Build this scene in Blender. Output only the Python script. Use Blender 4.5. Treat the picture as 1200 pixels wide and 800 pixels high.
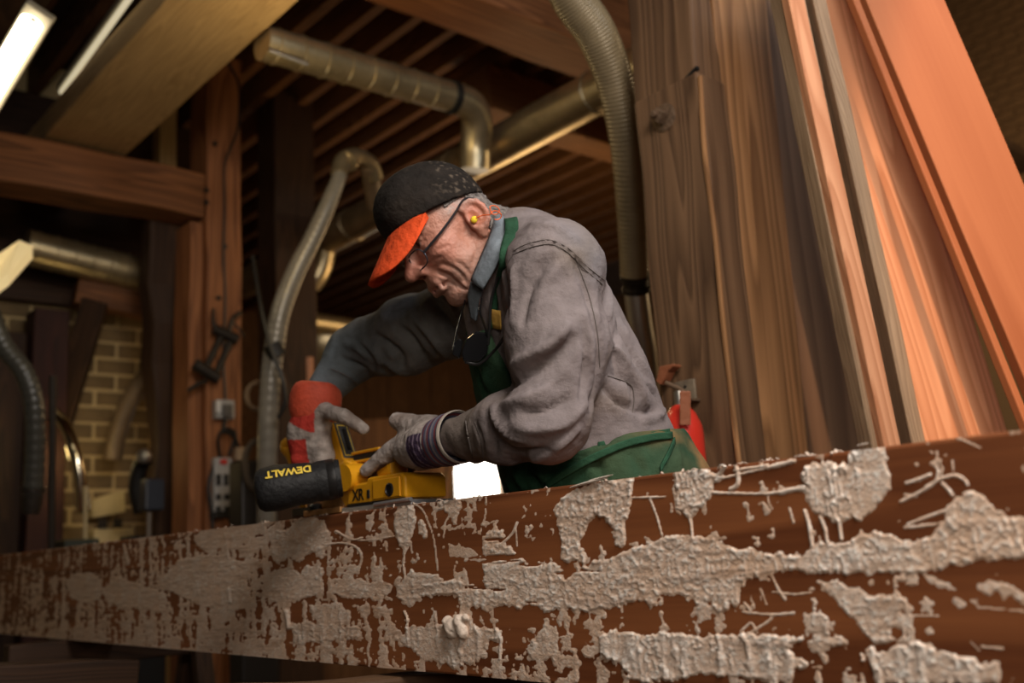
import bpy, bmesh, math, random
import numpy as np
from mathutils import Vector, Matrix
from mathutils.bvhtree import BVHTree

for _o in list(bpy.data.objects):
    bpy.data.objects.remove(_o)
SC = bpy.context.scene
COL = SC.collection
rng = random.Random(11)
NR = np.random.RandomState(5)

# ------------------------------------------------------------------ camera
FPX = 35 / 36 * 1200
_p, _r = math.radians(11.7), math.radians(3.4)
CAM = np.array([0, 0, .95])
FW = np.array([0, math.cos(_p), math.sin(_p)])
_r0 = np.array([1., 0, 0]); _u0 = np.array([0, -math.sin(_p), math.cos(_p)])
RT = _r0 * math.cos(_r) - _u0 * math.sin(_r)
UP = _u0 * math.cos(_r) + _r0 * math.sin(_r)
cam_d = bpy.data.cameras.new('camera')
cam = bpy.data.objects.new('camera', cam_d); COL.objects.link(cam)
cam_d.lens = 35; cam_d.sensor_width = 36; cam_d.clip_start = .05; cam_d.clip_end = 100
cam.matrix_world = Matrix(((RT[0], UP[0], -FW[0], CAM[0]), (RT[1], UP[1], -FW[1], CAM[1]), (RT[2], UP[2], -FW[2], CAM[2]), (0, 0, 0, 1)))
cam_d.dof.use_dof = True; cam_d.dof.focus_distance = 1.58; cam_d.dof.aperture_fstop = 2.8
SC.camera = cam

# ------------------------------------------------------------------ world, exposure
w = bpy.data.worlds.new('world'); SC.world = w; w.use_nodes = True
_bg = w.node_tree.nodes['Background']
_bg.inputs[0].default_value = (1.0, .72, .5, 1); _bg.inputs[1].default_value = .012
SC.view_settings.view_transform = 'Standard'; SC.view_settings.look = 'None'
SC.view_settings.gamma = 1; SC.view_settings.use_curve_mapping = False
SC.view_settings.exposure = 0
SC.cycles.use_denoising = True
SC.cycles.sample_clamp_indirect = 3
SC.cycles.max_bounces = 5

# ------------------------------------------------------------------ lights
def lamp(name, kind, loc, to, energy, color, size=1.0, size_y=None, spread=None, cone=None, blend=.3):
    d = bpy.data.lights.new(name, kind); o = bpy.data.objects.new(name, d); COL.objects.link(o)
    d.energy = energy; d.color = color
    if kind == 'AREA':
        d.size = size
        if size_y: d.shape = 'RECTANGLE'; d.size_y = size_y
        if spread: d.spread = math.radians(spread)
    elif kind == 'SPOT':
        d.spot_size = math.radians(cone); d.spot_blend = blend; d.shadow_soft_size = size
    elif kind == 'POINT':
        d.shadow_soft_size = size
    o.location = loc
    o.rotation_euler = (Vector(to) - Vector(loc)).to_track_quat('-Z', 'Y').to_euler()
    return o

# added area lights: close overhead key, frontal fill, cool one for bluish glints
lamp('key_light', 'AREA', (.55, .30, 2.35), (.15, 1.7, 1.1), 36, (1, .91, .82), .8, .6)
lamp('fill_light', 'AREA', (.35, -1.4, 1.6), (.25, 1.7, 1.1), 17, (1, .88, .76), 1.0, .8)
lamp('cool_light', 'AREA', (1.6, 1.0, 3.0), (.2, 1.8, 1.1), 14, (.80, .88, 1.0), .5, .5)
# added spot light with stretched cone, standing in for assumed sunlight on leaning boards
o = lamp('assumed_sun_spot', 'SPOT', (1.35, -2.3, 2.5), (1.12, 1.95, 1.55), 520, (1, .62, .38), .05, cone=15, blend=.35)
o.scale = (.62, 1.6, 1)
# unseen warm point lights added to brighten timber, block wall, bricks and joists
lamp('added_glow', 'POINT', (-.62, 2.95, 2.36), (0, 0, 0), 6.5, (1, .74, .36), .1)
lamp('added_glow', 'POINT', (-2.03, 4.5, 1.5), (0, 0, 0), 2.2, (1, .72, .3), .08)
lamp('added_glow', 'POINT', (3.9, 5.2, 3.0), (0, 0, 0), 85, (1, .74, .42), .2)
lamp('added_glow', 'POINT', (.3, 5.6, 2.2), (0, 0, 0), 24, (1, .64, .3), .3)
# ------------------------------------------------------------------ helpers
def ray(x, y):
    return FW + (x - 600) / FPX * RT - (y - 400) / FPX * UP
def at(x, y, d):                       # the point d metres in front of the camera along the view line of a photo position
    return CAM + d * ray(x, y)
def at_z(x, y, z):
    v = ray(x, y); return CAM + v * ((z - CAM[2]) / v[2])
def at_plane(x, y, n, c):
    v = ray(x, y); return CAM + v * ((c - CAM @ n) / (v @ n))
D = np.array([-.66094, .75043, 0.])    # along the workpiece (leftwards, away); the barn frame runs along D and N
N = np.array([.75043, .66094, 0.])
Z = np.array([0, 0, 1.])
def unit(v):
    v = np.asarray(v, float); return v / np.linalg.norm(v)

ORG = {}
def tag(o, label=None, cat=None, group=None, kind=None):
    if label: o['label'] = label
    if cat: o['category'] = cat
    if group: o['group'] = group
    if kind: o['kind'] = kind
    return o
def thing(name, base, label, cat, group=None, kind=None):
    o = bpy.data.objects.new(name, None); COL.objects.link(o)
    o.empty_display_size = .1; o.location = tuple(base)
    ORG[o.name] = np.array(base, float)
    return tag(o, label, cat, group, kind)
def link(name, me, parent=None, base=None):
    o = bpy.data.objects.new(name, me); COL.objects.link(o)
    if parent is not None:
        o.parent = parent; ORG[o.name] = ORG[parent.name]
    else:
        ORG[o.name] = np.zeros(3) if base is None else np.array(base, float)
        o.location = tuple(ORG[o.name])
    return o
def mesh_obj(name, V, Fc, m, parent=None, smooth=False, base=None, attrs=None):
    """V world coordinates; stored relative to the thing's base"""
    V = np.asarray(V, float)
    org = ORG[parent.name] if parent is not None else (np.zeros(3) if base is None else np.array(base, float))
    me = bpy.data.meshes.new(name)
    me.from_pydata((V - org).tolist(), [], Fc.tolist() if isinstance(Fc, np.ndarray) else Fc)
    if smooth: me.polygons.foreach_set('use_smooth', np.ones(len(me.polygons), bool))
    for k, a in (attrs or {}).items():
        a = np.asarray(a, np.float32)
        if a.ndim == 1:
            t = me.attributes.new(k, 'FLOAT', 'POINT'); t.data.foreach_set('value', a)
        elif k == 'col':
            t = me.attributes.new(k, 'FLOAT_COLOR', 'POINT')
            t.data.foreach_set('color', np.concatenate([a, np.ones((len(a), 1), np.float32)], 1).ravel())
        else:
            t = me.attributes.new(k, 'FLOAT_VECTOR', 'POINT'); t.data.foreach_set('vector', a.ravel())
    if m: me.materials.append(m)
    me.update()
    return link(name, me, parent, base)

class MB:
    """collects shapes, then builds one mesh object"""
    def __init__(s): s.v = []; s.f = []
    def add(s, V, Fc):
        o = len(s.v); s.v += [tuple(p) for p in V]; s.f += [tuple(i + o for i in q) for q in Fc]; return s
    def box(s, c, a, b, h, da=1, db=1, dh=1):
        c = np.asarray(c, float); a = unit(a) * da / 2; b = unit(b) * db / 2; h = unit(h) * dh / 2
        V = [c + i * a + j * b + k * h for k in (-1, 1) for j in (-1, 1) for i in (-1, 1)]
        return s.add(V, [(0, 2, 3, 1), (4, 5, 7, 6), (0, 1, 5, 4), (2, 6, 7, 3), (0, 4, 6, 2), (1, 3, 7, 5)])
    def tube(s, path, rad, seg=12, caps=True, closed=False, flat=None):
        P = np.asarray(path, float); n = len(P)
        rad = np.broadcast_to(np.asarray(rad, float), (n,))
        T = np.gradient(P, axis=0) if not closed else np.roll(P, -1, 0) - np.roll(P, 1, 0)
        T /= np.linalg.norm(T, axis=1)[:, None] + 1e-12
        ref = np.array([0, 0, 1.]) if abs(T[0][2]) < .9 else np.array([1., 0, 0])
        u = unit(np.cross(T[0], ref)); V = []
        for i in range(n):
            u = unit(u - T[i] * (u @ T[i])); w_ = np.cross(T[i], u)
            for k in range(seg):
                a = 2 * math.pi * k / seg
                V.append(P[i] + rad[i] * (math.cos(a) * u + (flat or 1) * math.sin(a) * w_))
        Fc = []
        for i in range(n if closed else n - 1):
            j = (i + 1) % n
            for k in range(seg):
                k2 = (k + 1) % seg
                Fc.append((i * seg + k, i * seg + k2, j * seg + k2, j * seg + k))
        if caps and not closed:
            Fc.append(tuple(range(seg - 1, -1, -1))); Fc.append(tuple((n - 1) * seg + k for k in range(seg)))
        return s.add(V, Fc)
    def cyl(s, a, b, r, r2=None, seg=20):
        return s.tube([a, b], [r, r if r2 is None else r2], seg)
    def lathe(s, base, axis, prof, seg=24):
        axis = unit(axis); base = np.asarray(base, float)
        return s.tube_prof(base, axis, prof, seg)
    def tube_prof(s, base, axis, prof, seg):
        ref = np.array([0, 0, 1.]) if abs(axis[2]) < .9 else np.array([1., 0, 0])
        u = unit(np.cross(axis, ref)); w_ = np.cross(axis, u); V = []
        for r, h in prof:
            for k in range(seg):
                a = 2 * math.pi * k / seg
                V.append(base + axis * h + max(r, 1e-4) * (math.cos(a) * u + math.sin(a) * w_))
        Fc = []
        for i in range(len(prof) - 1):
            for k in range(seg):
                k2 = (k + 1) % seg
                Fc.append((i * seg + k, i * seg + k2, (i + 1) * seg + k2, (i + 1) * seg + k))
        Fc.append(tuple(range(seg - 1, -1, -1))); Fc.append(tuple((len(prof) - 1) * seg + k for k in range(seg)))
        return s.add(V, Fc)
    def prism(s, poly, depth):
        """poly: 3D points in a plane; depth: vector"""
        n = len(poly); poly = [np.asarray(p, float) for p in poly]; d = np.asarray(depth, float)
        V = poly + [p + d for p in poly]
        Fc = [tuple(range(n - 1, -1, -1)), tuple(range(n, 2 * n))] + [(i, (i + 1) % n, n + (i + 1) % n, n + i) for i in range(n)]
        return s.add(V, Fc)
    def build(s, name, m, parent=None, smooth=False, base=None, bevel=0, seg=2, attrs=None, fixn=True):
        o = mesh_obj(name, s.v, s.f, m, parent, False, base, attrs)
        bm = bmesh.new(); bm.from_mesh(o.data)
        if fixn: bmesh.ops.recalc_face_normals(bm, faces=bm.faces)
        if bevel:
            es = [e for e in bm.edges if len(e.link_faces) == 2 and e.calc_face_angle(0) > .5]
            bmesh.ops.bevel(bm, geom=es, offset=bevel, segments=seg, profile=.5, affect='EDGES', clamp_overlap=True)
        if smooth:
            for fc in bm.faces: fc.smooth = True
            for e in bm.edges:
                if len(e.link_faces) == 2 and e.calc_face_angle(0) > .75: e.smooth = False
        bm.to_mesh(o.data); bm.free()
        return o

def spline(pts, n=40):
    """Catmull-Rom through points"""
    P = np.asarray(pts, float); P = np.vstack([2 * P[0] - P[1], P, 2 * P[-1] - P[-2]])
    out = []; k = len(P) - 3
    for t in np.linspace(0, k - 1e-9, n):
        i = int(t); t -= i; a, b, c, d = P[i:i + 4]
        out.append(.5 * (2 * b + (c - a) * t + (2 * a - 5 * b + 4 * c - d) * t * t + (3 * b - a - 3 * c + d) * t ** 3))
    return np.array(out)

def timber(name, A, B, wv, w_, t_, m, parent=None, bevel=.006, wob=.002, cuts=14, base=None, seed=None):
    """sawn timber from A to B (axis centre line); wv: direction of its width w_, t_ thickness. Carries grain coordinates 'gc'."""
    A = np.asarray(A, float); B = np.asarray(B, float)
    ax = unit(B - A); wv = np.asarray(wv, float); wv = unit(wv - ax * (wv @ ax)); tv = np.cross(ax, wv)
    L = np.linalg.norm(B - A); r_ = random.Random(seed if seed is not None else rng.random())
    bm = bmesh.new(); bmesh.ops.create_cube(bm, size=1)
    for v in bm.verts: v.co = Vector((v.co.x * w_, v.co.y * t_, v.co.z * L))
    if bevel: bmesh.ops.bevel(bm, geom=list(bm.edges), offset=min(bevel, t_ * .3), segments=2, profile=.5, affect='EDGES')
    for i in range(1, cuts):
        bmesh.ops.bisect_plane(bm, geom=bm.verts[:] + bm.edges[:] + bm.faces[:], plane_co=(0, 0, -L / 2 + L * i / cuts), plane_no=(0, 0, 1))
    bm.normal_update()
    co = np.array([v.co[:] for v in bm.verts]); Fc = [[v.index for v in fc.verts] for fc in bm.faces] if False else None
    bm.verts.index_update(); Fc = [[v.index for v in fc.verts] for fc in bm.faces]; bm.free()
    off = np.array([r_.uniform(-5, 5) for _ in range(3)])
    gc = co + off
    if wob:
        k = co[:, 2] * 3 + off[2]
        co = co + np.stack([np.sin(k * 1.7 + co[:, 1] * 9) + np.sin(k * 4.1 + 1), np.sin(k * 2.3 + co[:, 0] * 8) + np.sin(k * 5.3), np.zeros(len(k))], 1) * wob * .5
    V = (A + B) / 2 + co[:, :1] * wv + co[:, 1:2] * tv + co[:, 2:] * ax
    o = mesh_obj(name, V, Fc, m, parent, False, base, {'gc': gc})
    return o

# ------------------------------------------------------------------ materials
MATS = {}
def mat(name, col, rough=.6, metal=0., bump=0., bscale=60., var=0., vscale=8., spec=.4, emit=None, estr=0., coat=0., attr=False, stretch=None):
    if name in MATS: return MATS[name]
    m = bpy.data.materials.new(name); m.use_nodes = True; nt = m.node_tree; L = nt.links
    b = nt.nodes['Principled BSDF']; b.inputs['Roughness'].default_value = rough; b.inputs['Metallic'].default_value = metal
    b.inputs['Specular IOR Level'].default_value = spec; b.inputs['Coat Weight'].default_value = coat
    b.inputs['Base Color'].default_value = (*col, 1)
    tc = nt.nodes.new('ShaderNodeTexCoord'); src = tc.outputs['Object']
    if stretch:
        mp = nt.nodes.new('ShaderNodeMapping'); mp.inputs['Scale'].default_value = stretch; L.new(src, mp.inputs[0]); src = mp.outputs[0]
    base = None
    if attr:
        at_ = nt.nodes.new('ShaderNodeAttribute'); at_.attribute_name = 'col'; base = at_.outputs['Color']
        L.new(base, b.inputs['Base Color'])
    if var:
        n = nt.nodes.new('ShaderNodeTexNoise'); n.inputs['Scale'].default_value = vscale; n.inputs['Detail'].default_value = 6; n.inputs['Roughness'].default_value = .65
        L.new(src, n.inputs['Vector'])
        mr = nt.nodes.new('ShaderNodeMapRange'); mr.inputs[1].default_value = .3; mr.inputs[2].default_value = .7
        mr.inputs[3].default_value = 1 - var; mr.inputs[4].default_value = 1 + var; L.new(n.outputs[0], mr.inputs[0])
        mx = nt.nodes.new('ShaderNodeMix'); mx.data_type = 'RGBA'; mx.blend_type = 'MULTIPLY'; mx.inputs[0].default_value = 1
        mx.inputs[6].default_value = (*col, 1)
        if base is not None: L.new(base, mx.inputs[6])
        cc = nt.nodes.new('ShaderNodeCombineColor')
        for i in range(3): L.new(mr.outputs[0], cc.inputs[i])
        L.new(cc.outputs[0], mx.inputs[7]); L.new(mx.outputs[2], b.inputs['Base Color'])
    if bump:
        n = nt.nodes.new('ShaderNodeTexNoise'); n.inputs['Scale'].default_value = bscale; n.inputs['Detail'].default_value = 5; L.new(src, n.inputs['Vector'])
        bp = nt.nodes.new('ShaderNodeBump'); bp.inputs['Strength'].default_value = bump; bp.inputs['Distance'].default_value = .01
        L.new(n.outputs[0], bp.inputs['Height']); L.new(bp.outputs[0], b.inputs['Normal'])
    if emit:
        b.inputs['Emission Color'].default_value = (*emit, 1); b.inputs['Emission Strength'].default_value = estr
    MATS[name] = m; return m

def wood(name, dark, light, ring=22., grain=90., rough=.65, bump=.35, zs=.06, dist=3.0, gmix=.45, blot=.25):
    """procedural timber: growth rings stretched along the board (attribute gc, z = along the grain) plus fine pores"""
    m = bpy.data.materials.new(name); m.use_nodes = True; nt = m.node_tree; L = nt.links; nn = nt.nodes.new
    b = nt.nodes['Principled BSDF']; b.inputs['Roughness'].default_value = rough; b.inputs['Specular IOR Level'].default_value = .3
    a = nn('ShaderNodeAttribute'); a.attribute_name = 'gc'
    mp = nn('ShaderNodeMapping'); mp.inputs['Scale'].default_value = (1, 1, zs); L.new(a.outputs['Vector'], mp.inputs[0])
    wv = nn('ShaderNodeTexNoise'); wv.inputs['Scale'].default_value = ring * .35; wv.inputs['Detail'].default_value = 2; L.new(mp.outputs[0], wv.inputs['Vector'])
    mm = nn('ShaderNodeMath'); mm.operation = 'MULTIPLY'; mm.inputs[1].default_value = dist * 9; L.new(wv.outputs[0], mm.inputs[0])
    sn = nn('ShaderNodeMath'); sn.operation = 'FRACT'; L.new(mm.outputs[0], sn.inputs[0])
    cr = nn('ShaderNodeValToRGB'); cr.color_ramp.elements[0].position = .0; cr.color_ramp.elements[1].position = .85
    e = cr.color_ramp.elements.new(1.0); 
    cr.color_ramp.elements[0].color = (1, 1, 1, 1); cr.color_ramp.elements[1].color = (.25, .25, .25, 1); e.color = (1, 1, 1, 1)
    L.new(sn.outputs[0], cr.inputs[0])
    mp2 = nn('ShaderNodeMapping'); mp2.inputs['Scale'].default_value = (1, 1, .025); L.new(a.outputs['Vector'], mp2.inputs[0])
    fn = nn('ShaderNodeTexNoise'); fn.inputs['Scale'].default_value = grain; fn.inputs['Detail'].default_value = 7; fn.inputs['Roughness'].default_value = .7; L.new(mp2.outputs[0], fn.inputs['Vector'])
    bl = nn('ShaderNodeTexNoise'); bl.inputs['Scale'].default_value = 6; bl.inputs['Detail'].default_value = 5
    mp3 = nn('ShaderNodeMapping'); mp3.inputs['Scale'].default_value = (1, 1, .3); L.new(a.outputs['Vector'], mp3.inputs[0]); L.new(mp3.outputs[0], bl.inputs['Vector'])
    mxa = nn('ShaderNodeMix'); mxa.data_type = 'FLOAT'; mxa.inputs[0].default_value = gmix; L.new(cr.outputs[0], mxa.inputs[2]); L.new(fn.outputs[0], mxa.inputs[3])
    mxb = nn('ShaderNodeMix'); mxb.data_type = 'FLOAT'; mxb.inputs[0].default_value = blot; L.new(mxa.outputs[0], mxb.inputs[2]); L.new(bl.outputs[0], mxb.inputs[3])
    mr = nn('ShaderNodeMapRange'); mr.inputs[1].default_value = .3; mr.inputs[2].default_value = .8; L.new(mxb.outputs[0], mr.inputs[0])
    mc = nn('ShaderNodeMix'); mc.data_type = 'RGBA'; mc.inputs[6].default_value = (*dark, 1); mc.inputs[7].default_value = (*light, 1)
    L.new(mr.outputs[0], mc.inputs[0]); L.new(mc.outputs[2], b.inputs['Base Color'])
    bp = nn('ShaderNodeBump'); bp.inputs['Strength'].default_value = bump; bp.inputs['Distance'].default_value = .004
    L.new(mxa.outputs[0], bp.inputs['Height']); L.new(bp.outputs[0], b.inputs['Normal'])
    MATS[name] = m; return m

# ------------------------------------------------------------------ noise and implicit surfaces
def _hash(i, j, k, s):
    h = (i * 374761393 + j * 668265263 + k * 2147483647 + s * 974634777) & 0x7fffffff
    h = ((h ^ (h >> 13)) * 1274126177) & 0x7fffffff
    return ((h ^ (h >> 16)) & 0xffff) / 65535.
def vnoise(p, s=0):
    p = np.asarray(p, float); i = np.floor(p).astype(np.int64); f_ = p - i; f_ = f_ * f_ * (3 - 2 * f_)
    out = 0
    for a in (0, 1):
        for b in (0, 1):
            for c in (0, 1):
                wgt = (f_[..., 0] if a else 1 - f_[..., 0]) * (f_[..., 1] if b else 1 - f_[..., 1]) * (f_[..., 2] if c else 1 - f_[..., 2])
                out = out + wgt * _hash(i[..., 0] + a, i[..., 1] + b, i[..., 2] + c, s)
    return out * 2 - 1
def fbm(p, o=3, s=0):
    t = 0; a = 1.; n = 0
    for k in range(o):
        t = t + a * vnoise(np.asarray(p) * 2 ** k, s + k); n += a; a *= .5
    return t / n

class Field:
    """signed distance field on a grid; smooth unions of simple bodies; .mesh() extracts ONE surface"""
    def __init__(s, lo, hi, h, M=None):
        s.lo = np.asarray(lo, float); s.h = h
        n = np.ceil((np.asarray(hi) - s.lo) / h).astype(int) + 1
        g = [(s.lo[i] + h * np.arange(n[i])).astype(np.float32) for i in range(3)]
        s.X, s.Y, s.Z = np.meshgrid(*g, indexing='ij'); s.F = np.full(tuple(n), 9., np.float32)
    def cap(s, a, b, ra, rb=None):
        a = np.asarray(a, np.float32); b = np.asarray(b, np.float32); rb = ra if rb is None else rb
        ab = b - a; l2 = max(float(ab @ ab), 1e-9)
        t = np.clip(((s.X - a[0]) * ab[0] + (s.Y - a[1]) * ab[1] + (s.Z - a[2]) * ab[2]) / l2, 0, 1)
        return np.sqrt((s.X - a[0] - t * ab[0]) ** 2 + (s.Y - a[1] - t * ab[1]) ** 2 + (s.Z - a[2] - t * ab[2]) ** 2) - (ra + (rb - ra) * t)
    def ell(s, c, r, ax=None):
        c = np.asarray(c, np.float32); X, Y, Z_ = s.X - c[0], s.Y - c[1], s.Z - c[2]
        if ax is not None:
            ax = [unit(v).astype(np.float32) for v in ax]
            X, Y, Z_ = [X * v[0] + Y * v[1] + Z_ * v[2] for v in ax]
        k0 = np.sqrt((X / r[0]) ** 2 + (Y / r[1]) ** 2 + (Z_ / r[2]) ** 2)
        k1 = np.sqrt((X / r[0] ** 2) ** 2 + (Y / r[1] ** 2) ** 2 + (Z_ / r[2] ** 2) ** 2) + 1e-6
        return k0 * (k0 - 1) / k1
    def plane(s, p, n):
        n = unit(n); return ((s.X - p[0]) * n[0] + (s.Y - p[1]) * n[1] + (s.Z - p[2]) * n[2]).astype(np.float32)
    def add(s, d, k=0.):
        if k <= 0: s.F = np.minimum(s.F, d)
        else:
            h = np.clip(.5 + .5 * (s.F - d) / k, 0, 1); s.F = (s.F * (1 - h) + d * h - k * h * (1 - h)).astype(np.float32)
        return s
    def cut(s, d, k=0.):
        d = -d
        if k <= 0: s.F = np.maximum(s.F, d)
        else:
            h = np.clip(.5 - .5 * (s.F - d) / k, 0, 1); s.F = (s.F * (1 - h) + d * h + k * h * (1 - h)).astype(np.float32)
        return s
    def mesh(s, relax=2):
        F_ = s.F; ins = F_ < 0
        n = F_.shape
        c = [ins[a:n[0] - 1 + a, b:n[1] - 1 + b, d:n[2] - 1 + d] for a in (0, 1) for b in (0, 1) for d in (0, 1)]
        sm = sum(x.astype(np.int8) for x in c); act = (sm > 0) & (sm < 8)
        idx = np.argwhere(act); vid = np.full(act.shape, -1, np.int64); vid[act] = np.arange(len(idx))
        acc = np.zeros((len(idx), 3)); cnt = np.zeros(len(idx))
        cor = np.array([(a, b, d) for a in (0, 1) for b in (0, 1) for d in (0, 1)])
        vals = np.stack([F_[idx[:, 0] + q[0], idx[:, 1] + q[1], idx[:, 2] + q[2]] for q in cor], 1)
        for i in range(8):
            for j in range(i + 1, 8):
                if np.abs(cor[i] - cor[j]).sum() == 1:
                    a, b = vals[:, i], vals[:, j]; ok = (a < 0) != (b < 0)
                    t = np.where(ok, a / np.where(ok, a - b, 1), 0)
                    acc += np.where(ok[:, None], cor[i] + t[:, None] * (cor[j] - cor[i]), 0); cnt += ok
        V = s.lo + s.h * (idx + acc / cnt[:, None])
        Fc = []
        for ax in range(3):
            a1, a2 = (ax + 1) % 3, (ax + 2) % 3
            sl0 = [slice(None)] * 3; sl1 = [slice(None)] * 3; sl0[ax] = slice(0, -1); sl1[ax] = slice(1, None)
            A, B = ins[tuple(sl0)], ins[tuple(sl1)]
            e = np.argwhere(A != B); e = e[(e[:, a1] > 0) & (e[:, a2] > 0) & (e[:, a1] < n[a1] - 1) & (e[:, a2] < n[a2] - 1)]
            fl = A[e[:, 0], e[:, 1], e[:, 2]]
            def g(d1, d2):
                q = e.copy(); q[:, a1] -= d1; q[:, a2] -= d2; return vid[q[:, 0], q[:, 1], q[:, 2]]
            q = np.stack([g(1, 1), g(0, 1), g(0, 0), g(1, 0)], 1)
            q[~fl] = q[~fl][:, ::-1]; Fc.append(q)
        Fc = np.concatenate(Fc)
        for _ in range(relax): V = smooth_mesh(V, Fc)
        return V, Fc
def smooth_mesh(V, Fc, k=.5):
    s = np.zeros_like(V); c = np.zeros(len(V))
    for i in range(4):
        for j in (1, 3):
            np.add.at(s, Fc[:, i], V[Fc[:, (i + j) % 4]]); np.add.at(c, Fc[:, i], 1)
    return V * (1 - k) + k * s / np.maximum(c, 1)[:, None]
def normals(V, Fc):
    n = np.cross(V[Fc[:, 2]] - V[Fc[:, 0]], V[Fc[:, 3]] - V[Fc[:, 1]]); o = np.zeros_like(V)
    for i in range(4): np.add.at(o, Fc[:, i], n)
    return o / (np.linalg.norm(o, axis=1)[:, None] + 1e-12)
def keep(V, Fc, mask, attrs=()):
    """drop faces whose vertices are not all kept"""
    ok = mask[Fc].all(1); Fc = Fc[ok]; used = np.unique(Fc); mp = np.full(len(V), -1); mp[used] = np.arange(len(used))
    return (V[used], mp[Fc]) + tuple(a[used] for a in attrs)
def seg_dist(V, pts):
    """distance of V to a polyline and the running parameter 0..1"""
    pts = np.asarray(pts, float); best = np.full(len(V), 1e9); tt = np.zeros(len(V)); n = len(pts) - 1
    for i in range(n):
        ab = pts[i + 1] - pts[i]; t = np.clip(((V - pts[i]) @ ab) / max(ab @ ab, 1e-12), 0, 1)
        d = np.linalg.norm(V - pts[i] - t[:, None] * ab, axis=1); m_ = d < best
        best[m_] = d[m_]; tt[m_] = (i + t[m_]) / n
    return best, tt
class Sculpt:
    """folds and wrinkles pressed into, or raised from, a mesh along strokes laid on its surface"""
    def __init__(s, V, Fc): s.V = V.copy(); s.Fc = Fc; s.bv = BVHTree.FromPolygons(V.tolist(), Fc.tolist())
    def on(s, x, y):
        h = s.bv.ray_cast(Vector(CAM), Vector(unit(ray(x, y))))
        return None if h[0] is None else np.array(h[0])
    def stroke(s, px, width, depth, soft=True, n=24):
        q = spline(px, n) if len(px) > 2 else np.linspace(px[0], px[1], n)
        pts = [s.on(*p) for p in q]; pts = [p for p in pts if p is not None]
        if len(pts) < 2: return s
        pts = pts[:next((i + 1 for i in range(len(pts) - 1) if np.linalg.norm(pts[i + 1] - pts[i]) > .05), len(pts))]
        if len(pts) < 2: return s
        return s.stroke3(pts, width, depth, soft)
    def stroke3(s, pts, width, depth, soft=True):
        lo = np.min(pts, 0) - 3 * width; hi = np.max(pts, 0) + 3 * width
        ii = np.nonzero(((s.V > lo) & (s.V < hi)).all(1))[0]
        if not len(ii): return s
        d, t = seg_dist(s.V[ii], pts)
        fade = np.sin(np.pi * np.clip(t, 0, 1)) ** .5 if soft else 1.
        nn_ = normals(s.V, s.Fc)[ii]
        s.V[ii] += nn_ * (depth * fade * np.exp(-(d / width) ** 2))[:, None]
        return s
def col_mix(C, m, c):
    m = np.clip(m, 0, 1)[:, None]; return C * (1 - m) + np.asarray(c) * m
# ------------------------------------------------------------------ materials of the barn
W_OLD = wood('old_post_wood', (.05, .024, .012), (.225, .125, .065), ring=16, dist=2.2, bump=.5, gmix=.5)
W_RED = wood('red_fir', (.12, .042, .016), (.42, .17, .068), ring=20, dist=1.6, bump=.3)
W_TIE = wood('tie_beam_wood', (.08, .03, .011), (.30, .12, .045), ring=20, dist=1.6, bump=.4)
W_JOIST = wood('joist_wood', (.08, .035, .015), (.27, .13, .055), ring=20, bump=.2)
W_DARK = wood('dark_wood', (.018, .009, .005), (.07, .033, .016), ring=18, bump=.3)  # near-black brown timber
W_GREY = wood('weathered_edge', (.17, .105, .06), (.50, .34, .21), ring=40, grain=160, gmix=.7, bump=.5)
W_FIR = wood('fresh_fir', (.56, .225, .105), (.76, .36, .19), ring=20, dist=2.4, bump=.12, blot=.1, gmix=.25)
W_SMOOTH = wood('planed_fir', (.34, .10, .034), (.44, .148, .056), ring=9, dist=.8, bump=.06, blot=.15, gmix=.45)
W_PANEL = wood('plank_wood', (.15, .068, .026), (.46, .235, .10), ring=13, dist=2.6, bump=.25)
W_PLY = wood('brown_plank', (.12, .065, .035), (.27, .155, .085), ring=11, dist=1.5, bump=.15)
W_PALE = wood('pale_sawn_timber', (.25, .155, .065), (.62, .43, .22), ring=26, grain=150, gmix=.75, bump=.5)
M_BRICK = mat('brick_brown', (.19, .105, .05), .9, bump=.5, bscale=40, var=.35, vscale=5)
M_BLOCK = mat('block_tan', (.20, .135, .065), .9, bump=.5, bscale=40, var=.25, vscale=5)
M_MORTAR = mat('mortar', (.62, .47, .24), .95, bump=.4, bscale=60)
M_MORTAR_D = mat('mortar_dark', (.30, .19, .10), .95, bump=.4, bscale=60)
M_FLOOR = mat('floor_dust', (.10, .07, .045), .9, bump=.4, bscale=8, var=.4, vscale=3)
M_DECK = mat('deck_dark', (.05, .025, .012), .9, var=.4, vscale=4)
M_GALV = mat('galvanised_steel', (.52, .43, .27), .36, metal=.85, bump=.15, bscale=14, var=.3, vscale=6)
M_STEEL = mat('dull_steel', (.5, .47, .42), .38, metal=.9, var=.2)
M_FLEX = mat('clear_flex_hose', (.26, .20, .115), .38, metal=.1, var=.25, vscale=7)
M_FLEXG = mat('grey_flex_hose', (.22, .20, .165), .3, metal=.2, var=.2, vscale=7)
M_FLEXD = mat('dark_flex_hose', (.16, .11, .065), .4, var=.3)
M_BLACK = mat('black_rubber', (.012, .011, .010), .5)
M_DKIRON = mat('dark_iron', (.035, .028, .022), .5, metal=.5, bump=.3, bscale=80)
M_RUST = mat('rusty_iron', (.16, .10, .06), .7, metal=.4, bump=.5, bscale=90, var=.4, vscale=30)
M_GREYPL = mat('grey_plastic', (.42, .41, .40), .45)
M_CREAM = mat('cream_plastic', (.62, .5, .28), .55, var=.15)
M_TUBE = mat('fluorescent_tube', (1, .95, .85), .4, emit=(1, .86, .62), estr=9)
M_TUBE_DIM = mat('fluorescent_tube_dim', (1, .95, .85), .4, emit=(1, .86, .55), estr=.55)
M_ENAMEL = mat('lamp_enamel', (.3, .27, .2), .5)
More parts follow.
